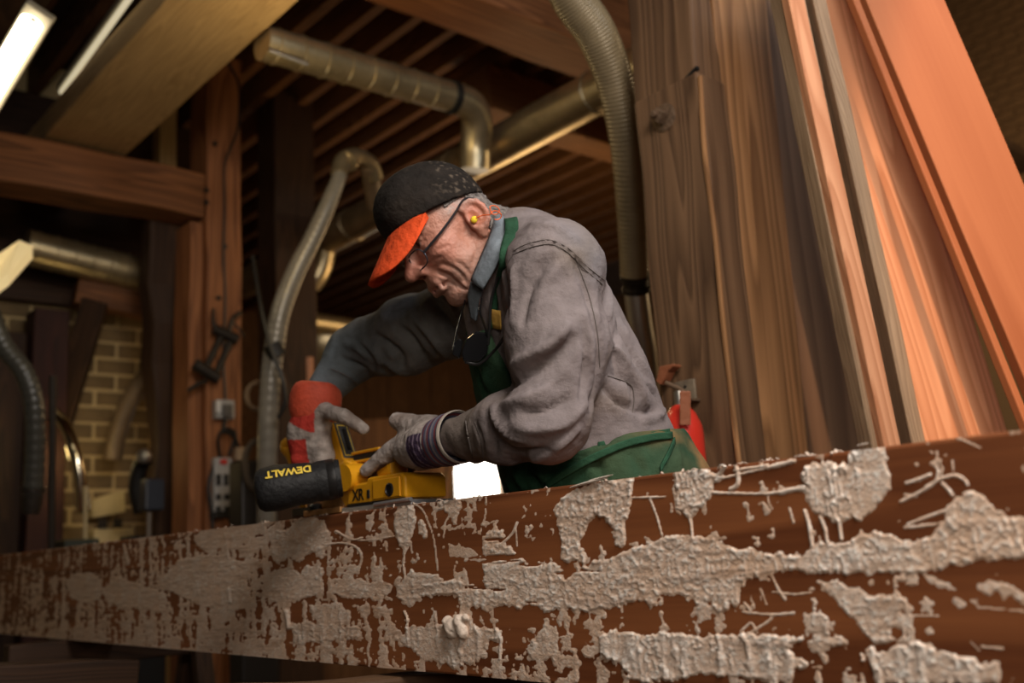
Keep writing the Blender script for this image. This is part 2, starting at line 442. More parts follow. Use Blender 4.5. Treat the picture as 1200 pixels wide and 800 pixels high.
M_GLASS = mat('daylight_pane', (1, 1, 1), .3, emit=(1, .93, .84), estr=4.0)
M_FRAME = mat('window_paint', (.55, .42, .3), .6)
M_REDPAINT = mat('red_paint', (.62, .035, .02), .3, coat=.3)
M_WHITE = mat('white_label', (.8, .78, .75), .5)
M_LEATHER = mat('brown_leather', (.30, .10, .045), .6, bump=.3, bscale=60)

# ------------------------------------------------------------------ floor, walls, ceiling
BN_ = 1.0096
def dn(d, n, z): return D * d + N * n + Z * z
MB().box(dn(4, 3.4, -.05), D, N, Z, 14, 13, .1).build('floor', M_FLOOR)['kind'] = 'structure'

def brick_face(parent, m, org, along, normal, u0, u1, z0, z1, L, H, g=.011, dep=.02, mx=300, seed=1):
    """running bond of single bricks standing proud of the mortar; mesh data shared between alike pieces"""
    r_ = random.Random(seed); protos = {}; n = 0; row = 0; z = z0
    while z + H < z1:
        u = u0 + (row % 2) * (L + g) / 2
        while u + L < u1 and n < mx:
            k = r_.randrange(5)
            if k not in protos:
                j = [r_.uniform(-.003, .003) for _ in range(4)]
                o = MB().box((0, 0, 0), along, normal, Z, L + j[0], dep * 2 + j[1], H + j[2]).build('brick', m, None, bevel=.004, seg=1)
                protos[k] = o.data; o.parent = parent
            else:
                o = bpy.data.objects.new('brick', protos[k]); COL.objects.link(o); o.parent = parent
            o.location = tuple(np.asarray(org) + along * (u + L / 2) + Z * (z + H / 2) + normal * r_.uniform(-.005, .003) - ORG[parent.name])
            n += 1; u += L + g
        z += H + g; row += 1

def set_wall(name, c, a, b, da, db, dh, m):
    o = MB().box(c, a, b, Z, da, db, dh).build(name, m, base=(0, 0, 0)); o['kind'] = 'structure'; return o
wl = set_wall('wall_left', dn(5.3, .2, 1.85), N, D, 4.0, .2, 3.7, M_MORTAR)       # block partition seen past the left post
brick_face(wl, M_BLOCK, dn(5.2, 0, 0), N, -D, -.2, 2.22, .6, 2.3, .196, .068, g=.017, dep=.012, mx=298, seed=3)
wr = set_wall('wall_right', dn(4, 8.1, 2.77), D, N, 14, .2, 5.54, M_MORTAR_D)
brick_face(wr, M_BRICK, dn(0, 8, 0), D, -N, 1.75, 4.3, 3.5, 5.4, .215, .062, g=.0095, mx=299, seed=4)
wr2 = set_wall('wall_right.001', dn(7.3, 7.98, 2.6), D, N, 7.0, .08, 5.2, M_BRICK)
# courses of the far stretch: joined, too small to pick apart singly
mb = MB(); z = 2.2
r_ = random.Random(8)
while z < 3.6:
    u = 4.2 + r_.uniform(0, .2)
    while u < 7.4:
        mb.box(dn(u + .105, 7.93, z + .031), D, N, Z, .208, .03 + r_.uniform(-.004, .004), .06); u += .2245
    z += .0715
mb.build('brick_courses', M_BRICK, wr2)['kind'] = 'stuff'
wb = set_wall('wall_back', dn(9.1, 4, 2.6), N, D, 10, .2, 5.2, mat('plank_wall', (.20, .095, .042), .85, var=.5, vscale=3, bump=.3, bscale=20))
for i in range(26):
    timber('plank', dn(8.98, .4 + i * .29, 0), dn(8.98, .4 + i * .29, 3.6), N, .282, .035, W_JOIST, wb, cuts=2, seed=i)

# ceiling deck with its boards left to the material, joists as pieces
ce = MB().box(dn(6, 3.6, 3.62), D, N, Z, 6.6, 12, .06).build('ceiling', M_DECK); ce['kind'] = 'structure'
for i in range(30):
    n_ = .55 + i * .2
    timber('joist', dn(2.55 if n_ < 4.6 else 3.5, n_, 3.48), dn(9, n_, 3.48), Z, .17, .055, W_JOIST, ce, cuts=3, seed=100 + i)
o = MB().box(dn(2, 3, 5.6), D, N, Z, 16, 14, .1).build('ceiling.001', M_DECK); o['kind'] = 'structure'
def girder(name, label, d, n0, n1, z0, z1, th, m, seed):
    base = dn(d, n0, z0)
    o = timber(name, dn(d, n0, (z0 + z1) / 2), dn(d, n1, (z0 + z1) / 2), Z, z1 - z0, th, m, base=base, seed=seed, bevel=.012, wob=.006)
    return tag(o, label, 'girder')
girder('girder', 'dark brown floor girder crossing above the ribbed duct, carrying the joists', 2.72, 1.3, 5.2, 2.98, 3.37, .26, W_RED, 21)
girder('girder', 'dim girder beyond the diagonal duct, nearest to the small joists behind the cap', 3.62, 3.05, 7.9, 3.12, 3.37, .2, W_JOIST, 22)

# ------------------------------------------------------------------ timber frame on the left
tb = timber('tie_beam', dn(4.30, .2, 2.640), dn(4.30, 1.86, 2.640), Z, .215, .2, W_TIE, base=dn(4.31, .2, 2.54), seed=5, bevel=.014, wob=.008, cuts=24)
tag(tb, 'reddish horizontal tie beam with a ragged lower edge, running into the left post', 'beam')
pb = dn(4.29, 1.885, 0)
pt = thing('timber_post', pb, 'orange brown square post carrying the power strip, tie beam let into it', 'post')
timber('main_member', dn(4.3, 1.950, 0), dn(4.3, 1.950, 3.37), N, .17, .2, W_RED, pt, seed=6, cuts=20, wob=.004)
timber('side_member', dn(4.33, 1.832, 0), dn(4.33, 1.832, 2.515), N, .06, .18, W_RED, pt, seed=7, cuts=16, wob=.004)
for (z, n_) in ((2.66, 1.86), (2.6, 1.86), (2.9, 1.9), (2.4, 1.95), (2.15, 1.92)): MB().cyl(dn(4.2, n_, z), dn(4.19, n_, z), .012, seg=8).build('bolt_head', M_DKIRON, pt)
o = timber('pale_stud', dn(4.75, 1.88, 0), dn(4.75, 1.88, 3.4), N, .09, .09, W_PALE, base=dn(4.75, 1.88, 0), seed=70)
tag(o, 'narrow pale stud showing just left of the orange brown post, above the tie beam', 'stud')
b0, b1 = at(207, 660, 4.9), at(190, 262, 4.75)
o = timber('brace', b0 - Z * .9, b1 + (b1 - b0) * .05, N, .17, .14, W_DARK, base=b0 - Z * .9, seed=9, wob=.02, bevel=.02)
tag(o, 'dark crooked brace left of the orange brown post, before the block wall', 'brace')
b0 = dn(4.62, 2.5, 0)
o = timber('rear_post', b0, b0 + Z * 3.45, N, .24, .2, W_DARK, base=b0, seed=10)
tag(o, 'dark post right of the orange brown post, behind the grey hose', 'post')
b0 = at(45, 660, 4.6); b0[2] = 0
o = timber('far_post', b0, b0 + Z * 2.2, N, .16, .16, wood('maroon_wood', (.02, .007, .005), (.06, .018, .012), bump=.2), base=b0, seed=11)
tag(o, 'dark maroon post at the far left behind the curved hose', 'post')
c0, c1 = at(88, 343, 4.9), at(186, 363, 5.1)
o = timber('short_beam', c0, c1, Z, .125, .12, W_TIE, base=c0, seed=12)
tag(o, 'short reddish beam under the far ribbed duct at left', 'beam')
o = timber('shade_boarding', dn(5.14, -1.2, 2.83), dn(5.14, 2.2, 2.83), Z, 1.1, .04, W_DARK, base=dn(5.14, -1.2, 2.3), cuts=2, seed=15)  # added dark board, keeps the area above the wall in shade
tag(o, 'added dark boarding in place of shade above the block wall at left, behind the far ribbed duct', 'boarding')
p0_, p1_ = at_plane(-40, 600, D, 5.05), at_plane(74, 600, D, 5.05); c_ = (p0_ + p1_) / 2; c_[2] = 0
o = timber('shade_panel', c_, c_ + Z * 2.1, N, float((p1_ - p0_) @ N), .03, W_DARK, base=c_, cuts=2, seed=16)  # added black sheet standing in for the deep shade here
tag(o, 'added black panel in place of deep shade at the far left, behind the maroon post', 'panel')
# pale timber overhead
o = timber('overhead_timber', dn(1.7, 1.325, 2.822), dn(4.9, 1.325, 2.822), N, .35, .11, W_PALE, base=dn(1.7, 1.32, 2.75), seed=13, cuts=20)
tag(o, 'wide pale rough-sawn overhead timber at upper left, lying on the tie beam', 'timber')
o = timber('overhead_joist', dn(1.7, .84, 3.0), dn(4.9, .84, 3.0), N, .16, .2, W_DARK, base=dn(1.7, .9, 2.85), seed=14)
tag(o, 'dark overhead joist between the lamps and the pale timber at upper left', 'joist')

o = timber('masking_prop', at(68, 500, 4.85), at(112, 352, 4.85), RT, .12, .05, W_DARK, base=at(68, 500, 4.85), cuts=4, seed=17)  # added black strip, hides the lit blocks behind it
tag(o, 'added black slanting prop darkening the gap between the maroon post and the block wall', 'prop')
# ------------------------------------------------------------------ window in the back wall
wp = at_plane(556, 560, D, 8.95)
win = thing('window_1', (wp[0], wp[1], .9), None, None, kind='structure')
wn = wp @ N
for s in (-1, 1): MB().box(dn(8.93, wn + s * .37, 1.45), N, D, Z, .07, .1, 1.3).build('frame', M_FRAME, win)
for zz in (.83, 2.07): MB().box(dn(8.93, wn, zz), N, D, Z, .8, .1, .07).build('frame', M_FRAME, win)
MB().box(dn(8.92, wn, 1.45), N, D, Z, .03, .05, 1.2).build('mullion', M_FRAME, win)
for s in (-1, 1): MB().box(dn(8.94, wn + s * .175, 1.45), N, D, Z, .32, .01, 1.2).build('pane', M_GLASS, win)
pier = thing('window_pier', dn(8.85, wn - .62, 0), 'pinkish brick pier left of the bright window', 'pier')
brick_face(pier, mat('pink_brick', (.55, .33, .25), .9, var=.2), dn(8.8, 0, 0), N, -D, wn - .9, wn - .38, .5, 2.3, .215, .062, mx=90, seed=9)
MB().box(dn(8.86, wn - .64, 1.2), N, D, Z, .5, .1, 2.4).build('core', M_MORTAR, pier)

# ------------------------------------------------------------------ big post, planks and leaning boards on the right
pc = at(840, 300, 2.3); pc[2] = 0                          # its near corner
A_ = unit(D * .93 + N * -.02); 
post = thing('big_post', pc + D * .1 + N * .06, 'big old weathered post with an iron bolt, behind the man', 'post')
def post_part(name, z0, z1, s1, s2, ins, seed, lab=None):
    c = pc + D * (s1 / 2 + ins) + N * (s2 / 2 + ins)
    return timber(name, c + Z * z0, c + Z * z1, D, s1 - ins, s2 - ins, W_OLD, post, bevel=.008, wob=.004, cuts=30, seed=seed)
S1, S2 = .208, .112
post_part('lower_length', 0, 2.045, S1, S2, 0, 33)
e0 = pc - D * .002 - N * .002
o = timber('worn_edge', e0, e0 + Z * 2.03, D, .011, .010, W_PANEL, post, bevel=.003, wob=.006, cuts=40, seed=35); o['label'] = 'pale chipped corner edge'
# upper length meets it in a slanting scarf
o = post_part('upper_length', 2.03, 3.37, S1, S2, .004, 34)
sc = MB().prism([pc + N * -.0012 + D * .002 + Z * 2.06, pc + N * -.0012 + D * (S1 - .004) + Z * 1.97, pc + N * -.0012 + D * (S1 - .004) + Z * 1.963, pc + N * -.0012 + D * .002 + Z * 2.053], N * .012).build('scarf_joint', M_BLACK, post)
bz = at(779, 138, 2.25)
bp_ = at_plane(779, 138, N, pc @ N)
MB().lathe(bp_ + N * .002, -N, [(.004, 0), (.036, 0), (.036, .005), (.032, .008), (.004, .008)], 24).build('washer', M_RUST, post, smooth=True)
b6 = MB().lathe(bp_, -N, [(.002, .006), (.021, .006), (.021, .03), (.018, .034), (.002, .034)], 4); b6.build('nut', M_RUST, post, bevel=.002)
MB().lathe(bp_, -N, [(.002, .03), (.009, .03), (.009, .045), (.006, .048), (.001, .048)], 14).build('bolt_end', M_RUST, post, smooth=True)

def leaning(name, label, q, d0, d1, thick, m, side=1, seed=1, cat='board', group=None, wob=.0015, bevel=.003):
    """a board whose lit face runs between two edge lines given by the floor and the top; d0/d1 its distance low and high"""
    (xl0, xr0), (xl1, xr1) = q                            # edges at photo rows 0 and 500
    def ln(a, b, y): return a + (b - a) * y / 500.
    y0, y1 = 720, -90
    A0, A1 = at(ln(xl0, xl1, y0), y0, d0), at(ln(xr0, xr1, y0), y0, d0 + side * .02)
    B0, B1 = at(ln(xl0, xl1, y1), y1, d1), at(ln(xr0, xr1, y1), y1, d1 + side * .02)
    A, B = (A0 + A1) / 2, (B0 + B1) / 2; wv = (A1 - A0 + B1 - B0) / 2
    w_ = (np.linalg.norm(A1 - A0) + np.linalg.norm(B1 - B0)) / 2
    ax = unit(B - A); A = A - ax * max((A[2] - .0) / ax[2], 0)
    tv = np.cross(unit(wv), ax); tv = tv if tv @ FW > 0 else -tv
    A = A + tv * thick / 2; B = B + tv * thick / 2
    o = timber(name, A, B, wv, w_, thick, m, base=A, seed=seed, wob=wob, bevel=bevel, cuts=10)
    return tag(o, label, cat, group)
leaning('plank', 'orange brown plank with wavy grain standing right beside the big post', ((833, 863), (881, 906)), 2.42, 2.50, .026, W_PANEL, seed=41, cat='plank')
leaning('plank', 'warm brown plank second from the big post, joined edge visible', ((861, 896), (904, 946)), 2.455, 2.535, .03, W_PANEL, seed=42, cat='plank')
leaning('plank', 'dull brown wide plank half hidden behind the grey-edged boards', ((890, 985), (935, 1060)), 2.51, 2.59, .04, W_PLY, seed=43, cat='plank')
leaning('leaning_board', 'leftmost leaning board, grey weathered edge towards the plank wall', ((901, 917), (1002, 1016)), 2.02, 2.2, .03, W_GREY, side=-2.2, seed=44)
leaning('leaning_board', 'second leaning board with grey rough edge and a dark gap at its left', ((917.5, 928), (1016.5, 1031)), 2.03, 2.21, .03, W_GREY, side=-2.2, seed=45)
leaning('leaning_board', 'narrow sunlit orange board between two grey edges', ((927, 941), (1030, 1053)), 1.96, 2.12, .03, W_FIR, side=0.4, seed=46)
leaning('leaning_board', 'grey rough board edge just left of the broad sunlit grained board', ((940, 953), (1051, 1065)), 2.03, 2.21, .03, W_GREY, side=-2.5, seed=47)
leaning('leaning_board', 'broad sunlit board with wavy grain, its right part in shadow', ((952, 1012), (1064, 1190)), 2.10, 2.28, .03, W_FIR, side=0.6, seed=48)
leaning('leaning_board', 'thin orange strip board with a dark gap at its right', ((1000, 1008), (1203, 1211)), 1.87, 2.15, .02, W_SMOOTH, side=0.3, seed=49)
leaning('leaning_board', 'largest smooth orange board leaning at far right before the brick wall', ((1026, 1096), (1219, 1330)), 1.88, 2.17, .03, W_SMOOTH, side=0.8, seed=50)
# ------------------------------------------------------------------ ducts and hoses
def spiral_duct(name, label, a, b, r, pitch, m, parent_base=None, collars=0):
    """ribbed metal duct: body with raised seams, each seam a part"""
    a, b = np.asarray(a), np.asarray(b); t = thing(name, a, label, 'duct'); ax = unit(b - a); L = np.linalg.norm(b - a)
    MB().tube([a + ax * L * k / 12 for k in range(13)], r, 28).build('duct_body', m, t, smooth=True)
    k = 0
    x = pitch * .5
    while x < L:
        MB().lathe(a + ax * x, ax, [(r - .001, -.006), (r + .004, -.003), (r + .004, .003), (r - .001, .006)], 28).build('seam', m, t, smooth=True)
        x += pitch
    return t
def hose(name, label, pts, r, m, n=70, pitch=None, amp=.06, cat='hose', z2=None):
    q = spline(pts, 24); L = np.linalg.norm(np.diff(q, axis=0), axis=1).sum(); pitch = pitch or r * .5
    k = int(min(L / pitch * 4, 700)); q = spline(pts, k)
    rr = (np.interp(np.linspace(0, 1, k), np.linspace(0, 1, len(np.atleast_1d(r))), np.atleast_1d(r))) * (1 + amp * np.cos(np.arange(k) * math.pi / 2))
    return tag(MB().tube(q, rr, 20).build(name, m, None, smooth=False, base=pts[-1]), label, cat)
def shade(o):
    o.data.polygons.foreach_set('use_smooth', np.ones(len(o.data.polygons), bool)); return o
dt = spiral_duct('ribbed_duct', 'horizontal galvanised duct with ring seams ending in an elbow, high above the cap', dn(2.96, 1.515, 2.748), dn(2.96, 2.36, 2.765), .064, .098, M_GALV)
el = spline([dn(2.96, 2.36, 2.765), dn(2.96, 2.45, 2.755), dn(2.99, 2.51, 2.71), dn(3.04, 2.535, 2.62), dn(3.06, 2.54, 2.52)], 20)
MB().tube(el, .066, 24).build('elbow', M_GALV, dt, smooth=True)
MB().lathe(dn(2.96, 2.34, 2.764), N, [(.06, 0), (.07, .002), (.07, .03), (.06, .032)], 28).build('collar', M_BLACK, dt, smooth=True)
MB().cyl(dn(2.9, 1.51, 2.69), dn(2.9, 1.66, 2.68), .008, seg=10).build('hanger_rod', M_STEEL, dt)
d2 = spiral_duct('diagonal_duct', 'wide plain metal duct running diagonally behind the cap and the hose', dn(2.05, 2.72, 2.70), dn(5.6, 2.72, 2.66), .088, .9, M_GALV)
MB().tube(spline([dn(4.6, 2.72, 2.6), dn(4.62, 2.70, 2.5), dn(4.66, 2.66, 2.42)], 8), .06, 18).build('branch', M_GALV, d2, smooth=True)
shade(hose('flexible_hose', 'ribbed translucent hose curving down beside the big post', [at(655, -40, 2.62), at(672, 0, 2.64), at(700, 42, 2.68), at(722, 100, 2.74), at(735, 170, 2.8), at(741, 250, 2.88), at(744, 322, 2.95)], [.058, .056, .052, .047, .043], M_FLEX, pitch=.011, amp=.022))
hc = thing('hose_coupling', at(745, 320, 2.95), 'dark clamp joining hose and steel pipe behind the man\'s back', 'clamp')
MB().lathe(at(744, 318, 2.95), unit(at(747, 345, 2.98) - at(744, 318, 2.95)), [(.036, 0), (.045, .003), (.045, .02), (.038, .024), (.038, .045), (.044, .048), (.044, .062), (.03, .064)], 24).build('clamp_band', M_DKIRON, hc, smooth=True)
MB().tube(spline([at(745, 340, 2.97), at(750, 380, 2.98), at(758, 440, 3.0), at(764, 600, 3.05)], 12), .036, 20).build('pipe', M_STEEL, hc, smooth=True)
shade(hose('flexible_hose', 'long pale grey hose hanging beside the orange brown post', [at(404, 186, 4.05), at(398, 206, 4.0), at(386, 236, 3.95), at(366, 280, 3.9), at(345, 322, 3.85), at(329, 365, 3.8), at(321, 410, 3.78), at(316, 460, 3.76), at(313, 540, 3.75), at(312, 640, 3.75)], [.024, .033, .038, .038, .036], M_FLEXG, pitch=.03, amp=.02))
gb = thing('hose_gate', at(420, 190, 4.1), 'brass coloured gate bend at the top of the grey hose', 'pipe')
MB().tube(spline([at(397, 205, 4.0), at(402, 188, 4.05), at(418, 183, 4.12), at(434, 192, 4.2), at(440, 208, 4.25)], 18), .034, 18).build('bend', M_GALV, gb, smooth=True)
MB().lathe(at(406, 190, 4.06), unit(at(412, 184, 4.1) - at(402, 194, 4.04)), [(.03, 0), (.046, .004), (.046, .02), (.03, .024)], 18).build('flange', M_GALV, gb, smooth=True)
MB().tube(spline([at(432, 192, 4.2), at(436, 215, 4.3), at(440, 240, 4.4)], 8), .04, 16).build('drop_pipe', M_FLEXD, gb, smooth=True)
MB().cyl(at(318, 404, 3.76), at(326, 418, 3.76), .036, seg=14).build('hose_joint', M_BLACK, None, base=at(320, 410, 3.76))
tag(bpy.data.objects['hose_joint'], 'black clamp with pale knob half-way down the grey hose', 'clamp')
d3 = spiral_duct('ribbed_duct', 'far horizontal duct with lit ring seams at left, above the short reddish beam', at(30, 289, 4.7), at(174, 324, 5.05), .085, .085, M_GALV)
shade(hose('dark_hose', 'dark curved hose with a lit edge hanging before the block wall', [at(196, 412, 4.95), at(172, 440, 4.9), at(150, 474, 4.88), at(137, 510, 4.86), at(132, 538, 4.85)], .044, M_FLEXD, pitch=.03, amp=.02))
shade(hose('dark_hose', 'thick dark hose curving down at the far left edge', [at(-14, 360, 3.7), at(4, 404, 3.7), at(28, 436, 3.7), at(40, 475, 3.7), at(41, 530, 3.7), at(38, 580, 3.7)], .036, mat('greenish_hose', (.05, .048, .04), .3), pitch=.03, amp=.03))
hb = thing('blast_gate', at(36, 592, 3.7), 'dark metal coupling at the lower end of the left edge hose', 'coupling')
MB().lathe(at(39, 570, 3.7), unit(at(36, 602, 3.7) - at(39, 570, 3.7)), [(.03, 0), (.045, .003), (.045, .018), (.036, .022), (.036, .06), (.03, .1), (.02, .102)], 20).build('coupling_body', M_DKIRON, hb, smooth=True)
MB().cyl(at(62, 440, 3.8), at(60, 660, 3.8), .014, seg=10).build('conduit', M_DKIRON, None, base=at(60, 660, 3.8)); tag(bpy.data.objects['conduit'], 'thin dark vertical conduit beside the left edge hose', 'pipe')
shade(hose('polished_pipe', 'polished bent pipe with a bright glint, left of the block wall', [at(64, 484, 4.6), at(76, 500, 4.55), at(86, 525, 4.5), at(93, 556, 4.48), at(97, 600, 4.48)], .030, mat('polished_steel', (.8, .72, .55), .16, metal=1), pitch=.05, amp=0, cat='pipe'))
cab = thing('dust_bin', at(84, 640, 4.5) * np.array([1, 1, 0]), 'dark green bin standing under the polished pipe', 'bin')
MB().box(at(88, 640, 4.45) * np.array([1, 1, 0]) + Z * .55, N, D, Z, .15, .2, 1.1).build('bin_body', mat('green_bin', (.035, .04, .028), .5), cab, bevel=.01)
MB().cyl(at(100, 570, 4.45), at(100, 660, 4.45), .009, seg=8).build('side_rod', M_CREAM, cab)
# lit clutter at the foot of the block wall
cbx = at(127, 622, 4.95); cbx[2] = 0
cr_ = thing('cream_cabinet', cbx, 'cream coloured machine cabinet under the block wall', 'cabinet')
MB().box(cbx + Z * .58, N, D, Z, .19, .16, 1.16).build('cabinet_body', M_CREAM, cr_, bevel=.008)
MB().prism([at(108, 586, 4.86), at(146, 573, 4.86), at(147, 600, 4.86), at(108, 607, 4.86)], D * .1).build('sloped_panel', M_CREAM, cr_, bevel=.004)
for x in (120, 138): MB().box(at(x, 613, 4.855), N, D, Z, .04, .012, .045).build('switch_plate', M_DKIRON, cr_)
dr = at(168, 640, 4.45); dr[2] = 0
dp = thing('drill_press', dr, 'black drill press with a shiny chrome head left of the orange brown post', 'machine')
MB().box(dr + Z * .55, N, D, Z, .16, .16, 1.1).build('stand', M_BLACK, dp, bevel=.01)
MB().box(at(177, 580, 4.35), N, D, Z, .085, .10, .135).build('motor_box', mat('slate_paint', (.035, .04, .055), .4), dp, bevel=.008)
MB().tube(spline([at(166, 600, 4.4), at(160, 572, 4.4), at(164, 548, 4.4), at(172, 536, 4.4)], 14), [.035] * 14, 14).build('arm', M_BLACK, dp, smooth=True)
MB().lathe(at(171, 536, 4.33), unit(np.array([-.2, -1, .2])), [(.001, .0), (.03, .0), (.034, .02), (.028, .035), (.012, .042), (.001, .043)], 18).build('chrome_head', M_STEEL, dp, smooth=True)
MB().cyl(at(175, 600, 4.3), at(174, 640, 4.3), .011, seg=10).build('spindle', M_STEEL, dp)

# ------------------------------------------------------------------ lamps
def tube_lamp(name, label, a, b, r, m, wv, hw_=.09):
    a, b = np.asarray(a), np.asarray(b); ax = unit(b - a); t = thing(name, a, label, 'lamp')
    up = unit(np.cross(ax, wv)); up = up if up[2] > 0 else -up
    MB().cyl(a, b, r, seg=14).build('lamp_tube', m, t, smooth=True)
    MB().cyl(a - ax * .012, a, r * .3, seg=12).build('end_cap', M_STEEL, t); MB().cyl(b, b + ax * .012, r * .3, seg=12).build('end_cap', M_STEEL, t)
    MB().box((a + b) / 2 + up * (r + .02), ax, np.cross(ax, up), up, np.linalg.norm(b - a) + .05, hw_, .03).build('housing', M_ENAMEL, t, bevel=.006)
tube_lamp('strip_lamp', 'bright bare fluorescent strip at the top left corner', at(37, 26, 3.0), at(-75, 215, 3.35), .033, M_TUBE, RT)
tube_lamp('strip_lamp', 'dim second fluorescent strip seen edge-on, left of the pale timber', at(172, -30, 3.3), at(72, 108, 4.1), .011, M_TUBE_DIM, RT, .03)
o = MB().prism([at(-40, 338, 3.6), at(22, 296, 3.8), at(38, 303, 3.8), at(10, 335, 3.65), at(-40, 372, 3.6)], Z * .05).build('lamp_reflector', mat('reflector_enamel', (.75, .62, .36), .5, emit=(1, .75, .35), estr=.35), None, base=at(0, 320, 3.7))
tag(o, 'pale glowing lamp reflector at the left edge under the tie beam', 'lamp')

# ------------------------------------------------------------------ on the left post
PF = 4.195                                                # its front face (D)
def pf(x, y, off=0.): return at_plane(x, y, D, PF - off)
def wire(name, pts, r, m, parent=None, n=40, label=None, cat='cable'):
    o = MB().tube(spline(pts, n), r, 7).build(name, m, parent, smooth=True, base=None if parent else pts[-1])
    if label: tag(o, label, cat)
    return o
wire('cable', [pf(266, 72, .01), pf(280, 100, .01), pf(279, 150, .012), pf(264, 190, .012), pf(263, 240, .012), pf(262, 300, .012), pf(264, 350, .012), pf(262, 420, .012), pf(264, 468, .012)], .006, M_BLACK, label='thin black cable running down the orange brown post to the outlet')
ob = thing('outlet_box', pf(263, 481), 'small grey outlet box with a plug on the orange brown post', 'outlet')
MB().box(pf(262, 480, .025), N, D, Z, .085, .05, .085).build('box_body', M_GREYPL, ob, bevel=.006)
MB().box(pf(266, 481, .055), N, D, Z, .045, .03, .055).build('plug', mat('dark_grey_plug', (.12, .11, .1), .5), ob, bevel=.006)
MB().box(pf(256, 476, .052), N, D, Z, .02, .006, .05).build('face_plate', M_WHITE, ob)
ps = thing('power_strip', pf(260, 575), 'grey power strip with a red switch, hanging on the orange brown post', 'power strip')
MB().box(pf(260, 571, .03), N, D, Z, .085, .045, .26).build('strip_body', M_GREYPL, ps, bevel=.008)
for x, y in ((256, 562), (265, 562), (256, 582), (266, 582), (256, 596), (266, 596)): MB().box(pf(x, y, .055), N, D, Z, .022, .008, .05 if y < 570 else .025).build('socket', M_BLACK, ps, bevel=.002)
MB().box(pf(262, 541, .056), N, D, Z, .03, .014, .022).build('switch', M_REDPAINT, ps, bevel=.003)
MB().box(pf(260, 603, .032), N, D, Z, .095, .05, .03).build('end_block', M_BLACK, ps, bevel=.004)
wire('cable', [pf(264, 490, .05), pf(262, 505, .06), pf(270, 508, .06), pf(278, 520, .06), pf(282, 545, .05)], .009, M_BLACK, label='black cord looping from the outlet over the power strip')
wire('cable', [pf(258, 536, .03), pf(256, 512, .05), pf(266, 502, .06), pf(276, 510, .06), pf(268, 534, .05)], .008, M_BLACK, label='black cord loop standing above the power strip')
wire('cable', [pf(252, 540, .03), pf(244, 570, .03), pf(248, 600, .03), pf(250, 640, .03)], .007, M_BLACK, label='thin black cord hanging left of the power strip')
wire('cable', [pf(268, 606, .03), pf(273, 620, .03), pf(275, 645, .03)], .008, M_BLACK, label='short black cord hanging from the foot of the power strip')
o = MB().box(pf(281, 532, .05), N, D, Z, .05, .04, .06).build('plug_adapter', mat('beige_plastic', (.45, .33, .22), .5), None, bevel=.008, base=pf(281, 532, .05)); tag(o, 'beige plug adapter right of the power strip', 'plug')
# clamp tool hung on the post
ct = thing('hanging_clamp', pf(252, 420), 'dark iron clamp hanging slanted on the orange brown post', 'clamp')
for (a, b, r) in (((238, 438), (262, 388), .016), ((252, 440), (272, 396), .016)): MB().cyl(pf(*a, .05), pf(*b, .05), r, seg=10).build('bar', M_DKIRON, ct, smooth=True)
MB().cyl(pf(250, 385, .05), pf(278, 398, .06), .026, seg=12).build('jaw', M_DKIRON, ct, smooth=True)
MB().cyl(pf(228, 426, .05), pf(256, 444, .06), .028, seg=12).build('jaw', M_DKIRON, ct, smooth=True)
MB().tube(spline([pf(250, 362, .04), pf(250, 376, .05), pf(252, 388, .05)], 8), .009, 8).build('hook', M_DKIRON, ct, smooth=True)
MB().tube(spline([pf(268, 392, .06), pf(272, 374, .06), pf(282, 366, .05)], 8), .011, 8).build('handle', M_DKIRON, ct, smooth=True)
MB().tube(spline([pf(274, 378, .05), pf(282, 388, .05), pf(286, 394, .04)], 8), .006, 8).build('pin', M_DKIRON, ct, smooth=True)
MB().tube(spline([pf(220, 458, .03), pf(232, 450, .05), pf(242, 446, .05)], 8), .01, 8).build('handle', M_DKIRON, ct, smooth=True)
# coils hung beside the grey hose
def coil(name, label, cx, cy, rx, ry, d, r, m, turns=2.6, tilt=.3):
    th = np.linspace(0, 2 * np.pi * turns, 70)
    pts = [at(cx + (rx + .6 * math.sin(2.3 * a)) * math.cos(a), cy + (ry + .8 * math.cos(1.7 * a)) * math.sin(a), d + .02 * math.sin(a * .9 + 1)) for a in th]
    return tag(MB().tube(pts, r, 7).build(name, m, None, smooth=True, base=pts[0]), label, 'cable')
coil('cable_coil', 'tan cord coil hanging left of the grey hose, the upper of two', 303, 464, 14, 16, 3.95, .008, mat('tan_cord', (.25, .17, .10), .6))
coil('cable_coil', 'dark cord coil hanging below the tan coil beside the power strip', 300, 545, 13, 28, 3.95, .012, mat('brown_cord', (.10, .075, .05), .6))
wire('cable', [at(296, 300, 3.9), at(306, 360, 3.75), at(318, 410, 3.68), at(330, 440, 3.66), at(334, 470, 3.66), at(326, 490, 3.66)], .008, M_BLACK, label='slack black cable slung across the grey hose')
sb = at(297, 600, 4.05); sb[2] = 0
o = MB().box(sb + Z * .68, N, D, Z, .16, .12, 1.36).build('tool_cabinet', mat('dark_steel', (.03, .026, .024), .45, metal=.3), None, bevel=.01, base=sb); tag(o, 'narrow black steel cabinet between the orange brown post and the grey hose', 'cabinet')  # near-black steel colour

